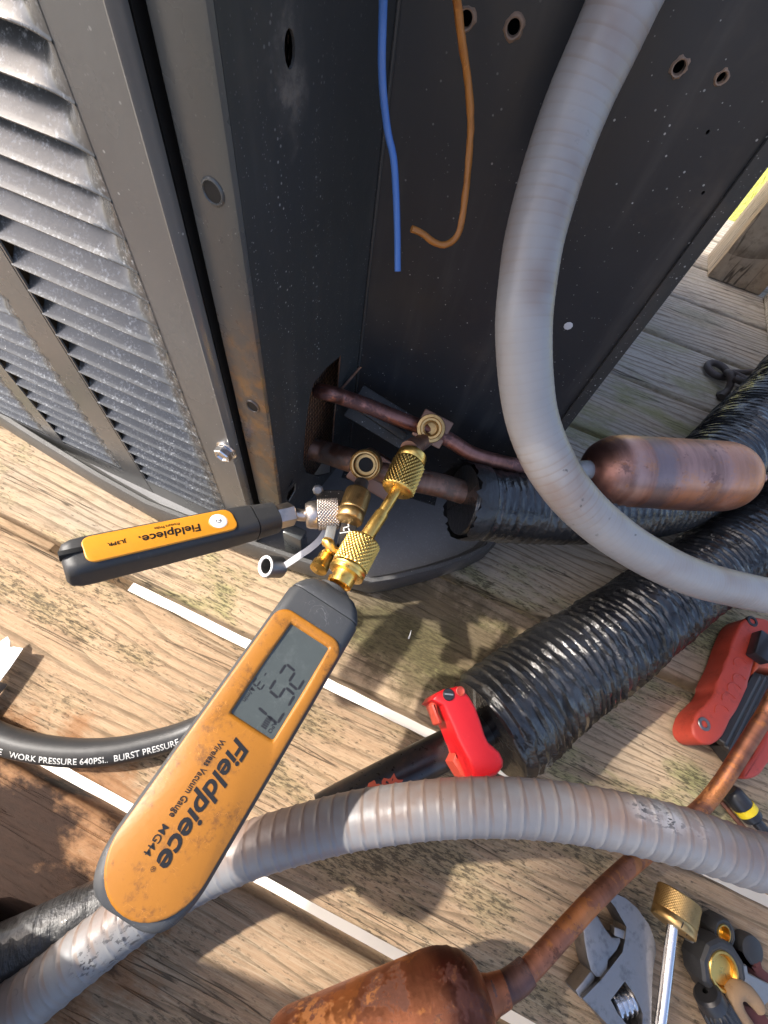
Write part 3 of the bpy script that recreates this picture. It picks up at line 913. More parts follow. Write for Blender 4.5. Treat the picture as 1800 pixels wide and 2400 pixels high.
add('braze_joint', lathe([(-.012, .0066), (-.006, .0086), (0, .0092), (.004, .0086), (.006, .007)], (0.1174,0.2921,0.1282), Vector((0.2718,0.3741,0.1209)) - Vector((0.1185,0.2928,0.1273)), 18), GALV, F1)
F2 = thing('filter_drier', 'large scorched copper cylinder with bent copper pipe in the foreground', 'filter drier', (0.1191,-0.0928,0.0669))
na, nb = (0.1500,-0.0704,0.0652), (0.0458,-0.1528,0.0602)
add('shell', drier(F2, na, nb, .0295, 14, neck=.0090, La=.030), COP_DRY2, F2)
PP = [(0.1496,-0.0706,0.0651), (0.1616,-0.0620,0.0631), (0.1745,-0.0491,0.0612), (0.1941,-0.0225,0.0597), (0.2121,0.0012,0.0577), (0.2383,0.0286,0.0502), (0.2718,0.0572,0.0367), (0.3028,0.0887,0.0310), (0.3156,0.1133,0.0371), (0.3241,0.1431,0.0491), (0.3324,0.1741,0.0617), (0.3411,0.2129,0.0789)]
e_ = Vector(PP[-1])
PP += [e_ + Vector((.05, .07, 0)), (e_.x + .13, e_.y + .20, .02), (e_.x + .24, e_.y + .42, .012)]
add('copper_pipe', tube(PP, .0062, 28, .003), COP_PIPE, F2)
add('braze_joint', tube([(0.1468,-0.0724,0.0655), (0.1514,-0.0686,0.0661), (0.1604,-0.0630,0.0632), (0.1673,-0.0567,0.0627), (0.1719,-0.0512,0.0625)], [.0100, .0084, .0077, .0077, .0074], 24, .002), COP_DARK, F2)

# ---------------------------------------------------------------- black wrapped pipes
def wrap_rf(amp, pitch, seed):
    def f(s, th):
        p = s / pitch + .25 * math.sin(th + seed) + .75 * noise.noise(Vector((s * 28, math.cos(th) * .55, math.sin(th) * .55 + seed)))
        fr = p - math.floor(p)
        a = .45 + .55 * abs(noise.noise(Vector((math.floor(p) * 3.7, seed, .3)))) * 2
        fold = (1 - fr) ** 2 if fr > .16 else fr / .16 * .7
        return amp * a * (fold - .4) + .35 * amp * noise.noise(Vector((s * 210, 5 * math.cos(th), 5 * math.sin(th) + seed)))
    return f
IP = thing('insulated_pipe', 'black wrapped pipe running from the brass valves under the copper cylinder', 'insulated pipe', (0.1097,0.2676,0.0926))
add('wrapping', tube([(0.0251,0.2220,0.1070), (0.0357,0.2265,0.1051), (0.0699,0.2442,0.0992), (0.1290,0.2763,0.0934), (0.1934,0.3197,0.0854), (0.2431,0.3708,0.0754), (0.2890,0.4517,0.0715), (0.3270,0.5291,0.0722), (0.3653,0.6049,0.0778), (0.4199,0.7090,0.0866), ((0.4199,0.7090,0.0866)[0] + .25, (0.4199,0.7090,0.0866)[1] + .3, .046), ((0.4199,0.7090,0.0866)[0] + .5, (0.4199,0.7090,0.0866)[1] + .8, .046)],
    [.030, .0335, .034, .034, .034, .036, .043, .045, .045, .045], 72, .0013, wrap_rf(.060, .0075, 1.0)), TAPE, IP)
fd = (Vector((0.0699,0.2442,0.0992)) - Vector((0.0251,0.2220,0.1070))).normalized()
V, F, T_ = lathe([(0, .0345), (.003, .0352), (.010, .0355), (.016, .0345)], (0.0251,0.2220,0.1070), fd, 72)
rf_ = random.Random(9)
for j in range(72):                                          # the wrap's end is torn and curls back unevenly
    k = .006 * noise.noise(Vector((j * .35, 1, 0))) + rf_.uniform(-.0022, .0012)
    if 44 < j < 66: k -= .007
    V[j] = V[j] + fd * k
    V[72 + j] = V[72 + j] + fd * k * .5
add('frayed_end', (V, F, T_), TAPE2, IP, ang=60)
add('foam_end', lathe([(.0002, .0105), (.0002, .031)], (0.0251,0.2219,0.1071), fd, 32), TAPE2, IP)
DB = thing('insulated_pipe', 'thick black crinkled insulated pipe lying on boards with red tool on its end', 'insulated pipe', (0.2184,0.1926,0.0000))
dpts = [(0.1165,0.0687,0.0445), (0.1231,0.0780,0.0445), (0.1340,0.0932,0.0445), (0.1654,0.1393,0.0445), (0.1977,0.1799,0.0445), (0.2334,0.2282,0.0400), (0.2737,0.2841,0.0400), (0.3195,0.3462,0.0400), (0.3713,0.4138,0.0400), (0.4427,0.5075,0.0400), ((0.4427,0.5075,0.0400)[0] + .3, (0.4427,0.5075,0.0400)[1] + .24, .040), ((0.4427,0.5075,0.0400)[0] + .7, (0.4427,0.5075,0.0400)[1] + .42, .040)]
add('wrapping', tube(dpts, [.041, .0445, .0445, .0435, .0425, .0415, .0405, .0395, .039, .039, .039, .039], 84, .0013, wrap_rf(.10, .0082, 4.0)), TAPE, DB)
PEp = [(0.1344,0.0920,0.0400), (0.1035,0.0562,0.0400), (0.0743,0.0254,0.0400), (0.0497,-0.0006,0.0400), (0.0313,-0.0206,0.0400), (0.0209,-0.0323,0.0400)]
add('pipe_end', tube(PEp, .0140, 32, .004), PIPEBLK, DB)
# flakes of old red paint left on the pipe
def patch_on_tube(c, T, up, r, n=9, seed=1, sx=.012, sy=.7):
    rnd = random.Random(seed)
    c, T, up = Vector(c), Vector(T).normalized(), Vector(up)
    N = (up - T * up.dot(T)).normalized()
    Bn = T.cross(N)
    V = [c + N * (r + .0003)]
    for i in range(n * 2):
        a = 2 * PI * i / (n * 2)
        k = rnd.uniform(.55, 1.0)
        s, th = math.cos(a) * sx * k, math.sin(a) * sy * k
        V.append(c + T * s + N * ((r + .0003) * math.cos(th)) + Bn * ((r + .0003) * math.sin(th)))
    return V, [[0, i + 1, (i + 1) % (n * 2) + 1] for i in range(n * 2)]
Tp = Vector(PEp[4]) - Vector(PEp[3])
add('red_paint_flake', patch_on_tube((0.0556,0.0060,0.0400), Tp, (.1, -.25, .9), .0140, 10, 3, .010, .62), PEEL, DB)
add('red_paint_flake', patch_on_tube((0.0478,-0.0026,0.0400), Tp, (.1, .1, .9), .0140, 8, 5, .006, .4), PEEL, DB)
TP = thing('taped_pipe', 'glossy dark taped pipe beside grey conduit at lower left corner', 'pipe', (-0.1363,-0.1915,-0.0696))
add('wrapping', tube([(-0.1481,-0.1951,0.0180), (-0.1337,-0.1794,0.0180), (-0.1175,-0.1639,0.0180), (-0.1026,-0.1489,0.0180), (-0.0868,-0.1333,0.0180), (-0.0711,-0.1160,0.0180), (-0.0549,-0.0972,0.0180)], .0172, 40, .002, wrap_rf(.05, .03, 2.2)), TAPE2, TP)

# ---------------------------------------------------------------- grey flexible conduits
def rib_rf(amp, pitch, lean=1.0):
    def f(s, th):
        p = s / pitch + lean * th / (2 * PI)
        fr = p - math.floor(p)
        return amp * (math.exp(-((fr - .5) / .085) ** 2) - .25) + .012 * noise.noise(Vector((s * 22, 1.3 * math.cos(th), 1.3 * math.sin(th))))
    return f
CU = thing('flexible_conduit', 'grey flexible conduit hanging down across dark panel and curving right', 'conduit', (0.0069,0.2868,0.2422), 'grey flexible conduits')
cu = [(-.034, .246, .70), (-.024, .252, .58), (-.014, .262, .46), (-0.0098,0.2706,0.3966), (-0.0102,0.2612,0.3824), (-0.0107,0.2556,0.3705), (-0.0114,0.2504,0.3585), (-0.0109,0.2431,0.3454), (-0.0090,0.2335,0.3315), (-0.0055,0.2221,0.3158), (-0.0003,0.2119,0.3026), (0.0064,0.2005,0.2894), (0.0181,0.1905,0.2707), (0.0318,0.1827,0.2532), (0.0488,0.1744,0.2396), (0.0676,0.1687,0.2286), (0.0928,0.1676,0.2160), (0.1251,0.1698,0.2036), (0.1655,0.1768,0.1919), (0.2078,0.1912,0.1821), (0.2484,0.2057,0.1771), (.315, .238, .164), (.42, .305, .135), (.55, .40, .085), (.68, .50, .03)]
add('tube', tube(cu, [.0135] * (len(cu) - 10) + [.0130, .0126, .0122, .0120, .0118, .0116] + [.0116] * 4, 40, .0007, rib_rf(.007, .0046, 1)), COND_U, CU)
CL = thing('flexible_conduit', 'grey ribbed conduit arching across foreground beneath large amber gauge', 'conduit', (0.0651,-0.0120,0.0498), 'grey flexible conduits')
cl = [(-0.1201,-0.2070,0.0337), (-0.1086,-0.1942,0.0260), (-0.0935,-0.1741,0.0293), (-0.0811,-0.1527,0.0335), (-0.0634,-0.1239,0.0393), (-0.0415,-0.0934,0.0491), (-0.0126,-0.0620,0.0657), (0.0271,-0.0302,0.0826), (0.0570,-0.0103,0.0947), (0.0863,0.0065,0.1050), (0.1192,0.0216,0.1140), (0.1521,0.0330,0.1185), (0.1868,0.0421,0.1214), (0.2239,0.0495,0.1208), (0.2602,0.0543,0.1176), (0.2944,0.0570,0.1157)]
e_ = Vector(cl[-1])
cl += [e_ + Vector((.07, -.025, -.012)), e_ + Vector((.18, -.08, -.05)), (e_.x + .36, e_.y - .15, .020), (e_.x + .60, e_.y - .20, .0165)]
e_ = Vector(cl[0])
cl = [(e_.x - .35, e_.y - .16, .0165), (e_.x - .12, e_.y - .07, .018)] + cl
add('tube', tube(cl, .0157, 48, .0009, rib_rf(.034, .0093, 1)), COND_L, CL)

# ---------------------------------------------------------------- black rubber hose with white lettering
BH = thing('rubber_hose', 'black rubber hose with white pressure lettering curving over deck at left', 'hose', (-0.1728,-0.0734,-0.0000))
bh = [((-0.2855,-0.0868,0.0100)[0] - .30, (-0.2855,-0.0868,0.0100)[1] + .02, .0100), (-0.2855,-0.0868,0.0100), (-0.2462,-0.0862,0.0100), (-0.2237,-0.0851,0.0100), (-0.1994,-0.0813,0.0100), (-0.1686,-0.0717,0.0100), (-0.1426,-0.0592,0.0100), (-0.1218,-0.0450,0.0100), (-0.1029,-0.0296,0.0110), (-0.0872,-0.0114,0.0140), (-0.0757,0.0096,0.0220), (-0.0724,0.0367,0.0220), (-0.0708,0.0691,0.0220)]
add('tube', tube(bh, .0100, 36, .003), HOSE, BH)
def wrap_text(s, size, pts, r, at, side, bold=0.0, lift=.00025, width=None):
    """letters laid round a tube: at = point where the row starts, side = world direction the row of letters faces"""
    tx, F = text2d(s, size, bold, 0, width)
    path, par = spline(pts, .003)
    fr = frames(path)
    start = min(fr, key=lambda f: (f[0] - Vector(at)).length)[4]
    V = []
    for (x, y) in tx:
        q = start + x
        i = 0
        while i < len(fr) - 2 and fr[i + 1][4] < q: i += 1
        u = (q - fr[i][4]) / max(1e-6, fr[i + 1][4] - fr[i][4])
        p = fr[i][0].lerp(fr[i + 1][0], u)
        T = fr[i][1].lerp(fr[i + 1][1], u).normalized()
        sd = Vector(side)
        N = (sd - T * sd.dot(T)).normalized()
        Bn = N.cross(T)                                     # the letters' up
        th = (y - size * .35) / r
        V.append(p + N * ((r + lift) * math.cos(th)) + Bn * ((r + lift) * math.sin(th)))
    return V, F
add('lettering', wrap_text('HOSE   WORK PRESSURE 640PSI..  BURST PRESSURE', .0068, bh, .0100, (-0.2268,-0.0855,0.0100), (-.05, -.62, .78), .00006, width=.137), PRINT, BH)

# ---------------------------------------------------------------- vacuum gauge
GA, GB = Vector((-.0376, .0848, .1541)), Vector((-.0376 - .0136 * .1634, .0848 - .9997 * .1634, .1541 + .0217 * .1634))
ge2 = Vector((.9886, -.0167, -.1495)); gn0 = Vector((.1498, .0194, .9885))
GA = GA + ge2 * .0062; GB = GB - ge2 * .0062 + (GB - GA).normalized() * .0085
ge1 = (GB - GA).normalized(); gn = (gn0 - ge1 * gn0.dot(ge1)).normalized(); ge2 = gn.cross(ge1)
GL = (GB - GA).length
def gp(u, v, w): return GA + ge1 * u + ge2 * v + gn * w
VG = thing('vacuum_gauge', 'large amber handheld gauge with grey display reading 257, held in black rubber casing', 'gauge', gp(GL / 2, 0, -.03))
HW, TH = .0250, .034
def loft(stations, nsec=40):
    """stations: (u, half width, w top, w bottom, corner radius, v centre)"""
    V, F = [], []
    for (u, hw, wt, wb, r, vc) in stations:
        r = min(r, hw * .98, (wt - wb) / 2 * .98)
        lp = rrect(-hw, hw, wb, wt, r, nsec // 4 - 1)
        V += [gp(u, v + vc, w) for v, w in lp]
    n = nsec
    for i in range(len(stations) - 1):
        for j in range(n):
            k = (j + 1) % n
            F.append([i * n + j, i * n + k, (i + 1) * n + k, (i + 1) * n + j])
    F.append(list(range(n))[::-1])
    F.append(list(range((len(stations) - 1) * n, len(stations) * n)))
    return V, F
st = [(.0105, HW * .955, -.0004, -TH, .007, 0), (.013, HW, -.0002, -TH, .007, 0), (.03, HW, -.0002, -TH, .007, 0), (.10, HW, -.0002, -TH, .007, 0), (GL - .024, HW, -.0002, -TH, .007, 0)]
for i in range(1, 11):
    a = PI / 2 * i / 10
    st.append((GL - .024 + .024 * math.sin(a), HW * (.42 + .58 * math.cos(a) ** .8) if i < 10 else HW * .40, -.0002 - .0035 * (i / 10) ** 4, -TH + .006 * (i / 10) ** 3, .007, 0))
BODY = add('casing', loft(st), RUBBER, VG, ang=40)
hs_ = [(-.0035, HW * .55, -.006, -TH + .004, .008, 0), (-.002, HW * .66, -.0035, -TH + .002, .008, 0), (.002, HW * .80, -.0012, -TH + .001, .008, 0), (.0058, HW * .90, -.0005, -TH, .008, 0), (.0092, HW * .955, -.0002, -TH, .007, 0), (.0100, HW * .955, -.0006, -TH, .007, 0)]
add('end_cap', loft(hs_), RUBBER, VG, ang=40)
# amber face with the display window cut through it
LC = (.0324, .0865, -.0110, .0155)                            # u0 u1 v0 v1
def loop_at(f, n=96):
    return [f(2 * PI * i / n) for i in range(n)]
cu_, cv_ = (LC[0] + LC[1]) / 2, (LC[2] + LC[3]) / 2
def ray_poly(poly, a):
    dx, dy = math.cos(a), math.sin(a)
    best = None
    for i in range(len(poly)):
        x1, y1 = poly[i][0] - cu_, poly[i][1] - cv_
        x2, y2 = poly[(i + 1) % len(poly)][0] - cu_, poly[(i + 1) % len(poly)][1] - cv_
        den = dx * (y2 - y1) - dy * (x2 - x1)
        if abs(den) < 1e-12: continue
        t = (x1 * (y2 - y1) - y1 * (x2 - x1)) / den
        s = (x1 * dy - y1 * dx) / den
        if t > 0 and -1e-6 <= s <= 1 + 1e-6 and (best is None or t < best): best = t
    return (cu_ + dx * best, cv_ + dy * best)
outer = rrect(.0255, GL - .0022, -HW + .0022, HW - .0022, [.0225, .0085, .0085, .0225], 10)
N_ = 160
angs = sorted([2 * PI * i / N_ for i in range(N_)] + [math.atan2(v - cv_, u - cu_) % (2 * PI) for u in LC[:2] for v in LC[2:]] + [math.atan2(p[1] - cv_, p[0] - cu_) % (2 * PI) for p in outer])
def scal(poly, d):
    out = []
    for a in angs:
        x, y = ray_poly(poly, a)
        r = math.hypot(x - cu_, y - cv_)
        k = (r + d) / r
        out.append((cu_ + (x - cu_) * k, cv_ + (y - cv_) * k))
    return out
win = rrect(LC[0], LC[1], LC[2], LC[3], .0010, 3)
def wcrown(v): return .0022 - .0016 * (abs(v) / HW) ** 3
lps = [(scal(outer, 0), -.0012, 0), (scal(outer, 0), .0004, 0), (scal(outer, -.0006), None, -.0002), (scal(outer, -.0018), None, 0), (scal(win, .0026), None, 0), (scal(win, .0012), None, -.0004), (scal(win, .0004), .0004, 0), (scal(win, 0), -.0012, 0)]
V, F = [], []
for lp, w, dw in lps:
    V += [gp(p[0], p[1], (wcrown(p[1]) if w is None else w) + dw) for p in lp]
n = len(angs)
for i in range(len(lps) - 1):
    for j in range(n):
        k = (j + 1) % n
        F.append([i * n + j, i * n + k, (i + 1) * n + k, (i + 1) * n + j])
add('face_plate', (V, F), YEL, VG, ang=60)
DSP = add('display', ([gp(LC[0] - .001, LC[2] - .001, .0001), gp(LC[1] + .001, LC[2] - .001, .0001), gp(LC[1] + .001, LC[3] + .001, .0001), gp(LC[0] - .001, LC[3] + .001, .0001)], [[0, 1, 2, 3]]), LCD, VG)
def seg_bar(u0, v0, u1, v1, t):
    a, b = Vector((u0, v0)), Vector((u1, v1))
    d = (b - a).normalized()
    m = Vector((-d.y, d.x))
    a, b = a + d * t * .25, b - d * t * .25
    pts = [a, a + d * t * .5 + m * t * .5, b - d * t * .5 + m * t * .5, b, b - d * t * .5 - m * t * .5, a + d * t * .5 - m * t * .5]
    return [gp(p.x, p.y, -.00075 + .00095) for p in pts], [[0, 1, 2, 3, 4, 5]]
SEGS = {'2': 'abged', '5': 'afgcd', '7': 'abc', '3': 'abgcd', '-': 'g'}
def digit(ch, u, v, w, h, t):
    sl = .12
    def q(x, y): return (u + x * w + sl * y * h, v + y * h)
    P = {'a': (q(0, 1), q(1, 1)), 'b': (q(1, 1), q(1, .5)), 'c': (q(1, .5), q(1, 0)), 'd': (q(0, 0), q(1, 0)), 'e': (q(0, .5), q(0, 0)), 'f': (q(0, 1), q(0, .5)), 'g': (q(0, .5), q(1, .5))}
    return [seg_bar(*P[k][0], *P[k][1], t) for k in SEGS[ch]]
gl = []
for ch, u in (('2', .0520), ('5', .0615), ('7', .0712)):
    gl += digit(ch, u, -.0005, .0066, .0135, .0014)
gl += digit('-', .0610, -.0095, .0022, .0048, .0006) + digit('3', .0660, -.0100, .0036, .0056, .0008)
gl.append(lay(text2d('\u0394/min', .0034, .00006), gp(.0710, -.0095, -.00075 + .00095), ge1, ge2))
gl.append(lay(text2d('APO', .0030, .00005), gp(.0790, .0108, -.00075 + .00095), ge1, ge2))
for i in range(6):
    gl.append(([gp(.0785 + i * .00105, .0062, -.00075 + .00095), gp(.0793 + i * .00105, .0062, -.00075 + .00095), gp(.0793 + i * .00105, .0094, -.00075 + .00095), gp(.0785 + i * .00105, .0094, -.00075 + .00095)], [[0, 1, 2, 3]]))
add('display_reading', join(*gl), LCDINK, DSP)
def face_text(s, size, u, v, width, bold, shear=0.0):
    tx = text2d(s, size, bold, shear, width)
    return [gp(u + x, v + y, wcrown(v + y) + .00025) for x, y in tx[0]], tx[1]
add('lettering', join(face_text('Fieldpiece', .0128, .0945, -.0014, .0560, .00030, .22), face_text('Wireless Vacuum Gauge', .0046, .0985, -.0078, .0360, .00005),
    face_text('MG44', .0050, .1380, -.0080, .0120, .00002), face_text('\u00ae', .0030, .1515, -.0014, .0020, 0)), INK, VG)
add('port_collar', lathe([(-.001, .0115), (.0035, .0112), (.0045, .0100), (.0045, 0)], gp(-.002, -.0005, -.016), -ge1, 28), RUBBER, VG)
gq = gp(-.004, -.0005, -.015)
add('port_nut', join(lathe([(0, .0088), (.0030, .0088), (.0034, .0080), (.0065, .0072), (.0065, .0084), (.0078, .0084), (.0078, .0068), (.0110, .0068)], gq, -ge1, 24)), BRASS, VG)

# ---------------------------------------------------------------- brass adapter between gauge and valve
AD = thing('brass_adapter', 'gold brass adapter tube with two knurled nuts linking gauge to valve', 'pipe fitting', (-0.0271,0.1464,0.1577))
a0, a1 = Vector((-0.0261,0.2039,0.1598)), Vector((-0.0244,0.1695,0.1581))
b0, b1 = Vector((-0.0298,0.1262,0.1508)), Vector((-0.0304,0.0981,0.1507))
d = (a1 - a0); La = d.length
add('knurled_nut', join(knurl(a0, d, .0075, La, .0119, 26, 7, .0014), lathe([(.0005, .0075), (.0005, .0112), (.0068, .0116), (.0072, .0106), (.0076, .0106)], a0, d, 40)), BRASS, AD, ang=80)
d = (b1 - b0); Lb = d.length
add('knurled_nut', join(knurl(b0, d, 0, Lb - .006, .0119, 26, 7, .0014), lathe([(Lb - .0062, .0108), (Lb - .0058, .0122), (Lb - .0032, .0122), (Lb - .0030, .0112), (Lb - .0022, .0112), (Lb - .0020, .0122), (Lb, .0120), (Lb + .0003, .0080), (Lb + .008, .0076)], b0, d, 40)), BRASS, AD, ang=80)
mid = a1.lerp(b0, .46)
add('tube', join(tube([a1 - (a1 - a0) * .1, a1.lerp(b0, .43), mid], [.0039, .0039, .0040], 24, .004, smooth=False), tube([mid - (b0 - a1) * .02, mid + (b0 - a1) * .03, b0 + (b0 - a1) * .12], [.0041, .0049, .0050], 24, .004, smooth=False)), GOLD_TUBE, AD, ang=50)

# ---------------------------------------------------------------- pressure probe
pA, pB = Vector((-.0993, .1235, .1284)), None
pe1 = Vector((-.5455, -.7662, .3397)).normalized()
t_ = math.radians(-32)
e20, n0 = Vector((.5954, -.6395, -.4863)), Vector((.5899, -.063, .805))
pn = (n0 * math.cos(t_) + e20 * math.sin(t_)).normalized(); pe2 = (e20 * math.cos(t_) - n0 * math.sin(t_)).normalized()
PL = .1285
pA = pA - pe2 * .0
def pp(u, v, w): return pA + pe1 * u + pe2 * v + pn * w
PR = thing('pressure_probe', 'slim amber and black wireless probe pointing left from knurled fitting', 'gauge', pp(.06, 0, -.02))
def ploft(stations, nsec=40):
    V, F = [], []
    for (u, hw, wt, wb, r) in stations:
        r = min(r, hw * .98, (wt - wb) / 2 * .98)
        V += [pp(u, v, w) for v, w in rrect(-hw, hw, wb, wt, r, nsec // 4 - 1)]
    n = nsec
    for i in range(len(stations) - 1):
        for j in range(n):
            F.append([i * n + j, i * n + (j + 1) % n, (i + 1) * n + (j + 1) % n, (i + 1) * n + j])
    F.append(list(range(n))[::-1]); F.append(list(range((len(stations) - 1) * n, len(stations) * n)))
    return V, F
H0, TP0 = .0120, .0105
add('end_cap', ploft([(0, .0108, TP0 * .88, -TP0 * .88, .0085), (.0006, .0113, TP0 * .95, -TP0 * .95, .0085), (.0175, .0117, TP0 * .98, -TP0 * .98, .0075)]), RUBBER_P, PR, ang=40)
add('casing', ploft([(.0179, .0114, TP0 * .95, -TP0 * .95, .0072), (.0185, .0118, TP0, -TP0, .0070), (.04, H0, TP0, -TP0, .0052), (PL - .012, H0 * 1.0, TP0, -TP0, .0050), (PL - .006, H0 * .98, TP0 * .98, -TP0 * .97, .0052), (PL - .0018, H0 * .90, TP0 * .88, -TP0 * .88, .0056), (PL, H0 * .72, TP0 * .66, -TP0 * .66, .005)]), RUBBER_P, PR, ang=40)
add('seam_groove', ploft([(.0170, .0109, TP0 * .90, -TP0 * .90, .007), (.0190, .0109, TP0 * .90, -TP0 * .90, .007)]), BLACK, PR)
fr_p = (pp(0, 0, TP0), pe1, pe2, pn)
add('face_plate', prism(rrect(.0330, PL - .0100, -.0086, .0088, [.005, .0052, .0062, .005], 8), -.002, .0009, fr_p, .0007, 3), YEL2, PR)
BT = add('power_button', prism(circ(.0440, .0000, .0056, 32), .0002, .0013, fr_p, .0004), WHITE, PR)
add('button_ring', join(lathe([(.0008, .0056), (.0011, .0062), (.0007, .0066)], pp(.0440, 0, TP0), pn, 32)), YEL2, PR)
ar = []
for i in range(25):
    a = math.radians(130 + 280 * i / 24)
    ar.append((a,))
V, F = [], []
for i, (a,) in enumerate(ar):
    for rr in (.0013, .0017):
        V.append(pp(.0440 + rr * math.cos(a + PI), rr * math.sin(a + PI), TP0 + .00145))
for i in range(24): F.append([2 * i, 2 * i + 1, 2 * i + 3, 2 * i + 2])
c = pp(.0440, 0, TP0 + .00145)
n = len(V)
V += [c + pe1 * .0002 + pe2 * .0002, c - pe1 * .0020 + pe2 * .0002, c - pe1 * .0020 - pe2 * .0002, c + pe1 * .0002 - pe2 * .0002]
F.append([n, n + 1, n + 2, n + 3])
add('power_symbol', (V, F), INK, BT)
def probe_text(s, size, u, v, width, bold, shear=0.0):
    tx = text2d(s, size, bold, shear, width)
    return [pp(u + x, v - y, TP0 + .0011) for x, y in tx[0]], [f[::-1] for f in tx[1]]
def probe_text_up(s, size, u, v, width, bold, shear=0.0):
    """letters read along the probe towards its free end, tops towards the deck side"""
    tx = text2d(s, size, bold, shear, width)
    return [pp(u + x, v + y, TP0 + .0011) for x, y in tx[0]], tx[1]
add('lettering', join(probe_text_up('Fieldpiece', .0076, .0560, -.0010, .0335, .00014, .12), probe_text_up('Pressure Probe', .0027, .0670, -.0052, .0145, .00003), probe_text_up('JL3PR', .0032, .0975, -.0010, .0095, .00008), probe_text_up('.', .0076, .0900, -.0010, .0012, .0002)), INK, PR)
add('lanyard_slot', box(pp(PL - .0045, -.0012, TP0 * .80), (.011, .0032, .006), pe1, pe2, pn, .0004), BLACK, PR)
hx = lathe([(-.0005, .0088), (.0005, .0092), (.0135, .0092), (.0145, .0086), (.0145, .0050)], pp(.0005, .0, 0), -pe1, 6, ref=pn)
add('hex_fitting', hx, NICKEL, PR, ang=20)
nk0 = pp(-.013, 0, 0)
nk1 = Vector((-0.0823,0.1382,0.1225)); nk2 = Vector((-0.0762,0.1432,0.1224)); nk3 = Vector((-0.0597,0.1522,0.1225))
add('neck_tube', tube([nk0, nk0.lerp(nk1, .5), nk1, nk2], [.0047, .0047, .0047, .0047], 20, .003), NICKEL, PR)
d = nk3 - nk1
Lk = d.length
add('knurled_nut', join(knurl(nk1, d, .0085, Lk - .001, .0117, 28, 7, .0013), lathe([(.0030, .0052), (.0012, .0062), (0, .0078), (.0004, .0092), (.003, .0106), (.0075, .0112), (.0086, .0110)], nk1, d, 40), lathe([(Lk - .0012, .0110), (Lk, .0106), (Lk, .008)], nk1, d, 40)), NICKEL, PR, ang=80)

# ---------------------------------------------------------------- valve core tool on the suction port
VT = thing('valve_tool', 'small black valve tool with white zigzag mark under the dull brass knurled nut', 'valve tool', (-0.0464,0.1387,0.1202))
s0, s1 = Vector((-0.0538,0.1726,0.1304)), Vector((-0.0488,0.1442,0.1319))
d = s1 - s0
Ls = d.length
add('knurled_nut', join(knurl(s0, d, .001, Ls * .70, .0102, 40, 8, .0004), lathe([(Ls * .70, .0098), (Ls * .71, .0103), (Ls - .001, .0101), (Ls, .0088), (Ls, 0)], s0, d, 36), lathe([(.001, .0096), (0, .0085), (0, 0)], s0, d, 36)), BRASS_D, VT, ang=80)
bx1 = Vector((-0.0504,0.1516,0.1253)); bx2 = Vector((-0.0384,0.1097,0.1362))
dz = (bx2 - bx1)
Lz = dz.length
dz.normalize()
toC = (Vector((0, 0, .4124)) - bx1)
fz = (toC - dz * toC.dot(dz)).normalized()
fxv = dz.cross(fz)
if fxv.x < 0: fxv = -fxv
BX = add('body', box(bx1 + dz * Lz * .5 - fz * .006, (Lz, .0125, .013), dz, fxv, fz, .0014), KEY, VT)
zig = [(-.0013, .0062), (-.0002, .0108), (-.0036, .0128), (-.0031, .0156)]
zig2 = [(.0002, .0128), (.0012, .0150)]
zig3 = [(.0002, .0160), (-.0052, .0186)]
def strip(pts, w):
    V, F = [], []
    for i in range(len(pts) - 1):
        a, b = Vector(pts[i]), Vector(pts[i + 1])
        t = (b - a).normalized()
        m = Vector((-t.y, t.x)) * w
        n = len(V)
        V += [a - t * w + m, a - t * w - m, b + t * w - m, b + t * w + m]
        F.append([n, n + 1, n + 2, n + 3])
    return [bx1 + fxv * v.x + dz * v.y + fz * .00075 for v in V], F
add('zigzag_mark', join(strip(zig, .0005), strip(zig2, .0005), strip(zig3, .0005)), PRINT, BX)
add('steel_side_bar', box(bx1 + dz * .0150 - fxv * .0125 - fz * .006, (.024, .0075, .0055), dz, fxv, fz, .0005), GALV, VT)
add('gold_lever', tube([bx1 + dz * .030 - fxv * .0150 + fz * .002, bx1 + dz * .032 - fxv * .0115 + fz * .003, bx1 + dz * .035 - fxv * .0085 + fz * .001, bx1 + dz * .036 - fxv * .004], [.0032, .0040, .0036, .0030], 14, .002), BRASS, VT)
add('gold_plug', join(lathe([(0, .0045), (.004, .0055), (.008, .0052), (.010, .0064), (.016, .0064), (.017, 0)], bx1 + dz * .034 - fxv * .011 - fz * .006, dz - fxv * .25, 20)), BRASS, VT)

# ---------------------------------------------------------------- open cap on its pale strap
SC = thing('steel_stopper', 'small open steel cap on pale strap hanging over pan edge below probe', 'cap', (-0.0996,0.1071,0.0665))
cq = Vector((-0.1008,0.1025,0.0779))
cd = Vector((-.50, -.50, .70)).normalized()
add('cap', lathe([(-.017, 0), (-.017, .0080), (-.0155, .0092), (-.001, .0094), (0, .0090), (.0002, .0074), (-.0006, .0062), (-.006, .0060), (-.013, .0058)], cq, cd, 32), STEEL, SC)
add('rim', lathe([(-.0005, .0090), (.0004, .0086), (.0006, .0078), (.0002, .0068), (-.0006, .0063)], cq, cd, 32), WHITE, SC)
add('bore', lathe([(-.0105, .0060), (-.0105, 0)], cq, cd, 20), BLACK, SC)
sp = [(-0.0903,0.1094,0.0715), (-0.0847,0.1145,0.0786), (-0.0782,0.1212,0.0865), (-0.0721,0.1281,0.0934), (-0.0677,0.1360,0.0999), (-0.0670,0.1434,0.1042), (-0.0695,0.1511,0.1077)]
path, par = spline(sp, .003)
frm = frames(path)
V, F = [], []
for (p, T, N, Bn, s) in frm:
    vd = (Vector((0, 0, .4124)) - p).normalized()
    side = T.cross(vd).normalized()
    for a, b in ((-1, 1), (1, 1), (1, -1), (-1, -1)):
        V.append(p + side * (.0026 * a) + vd * (.0007 * b))
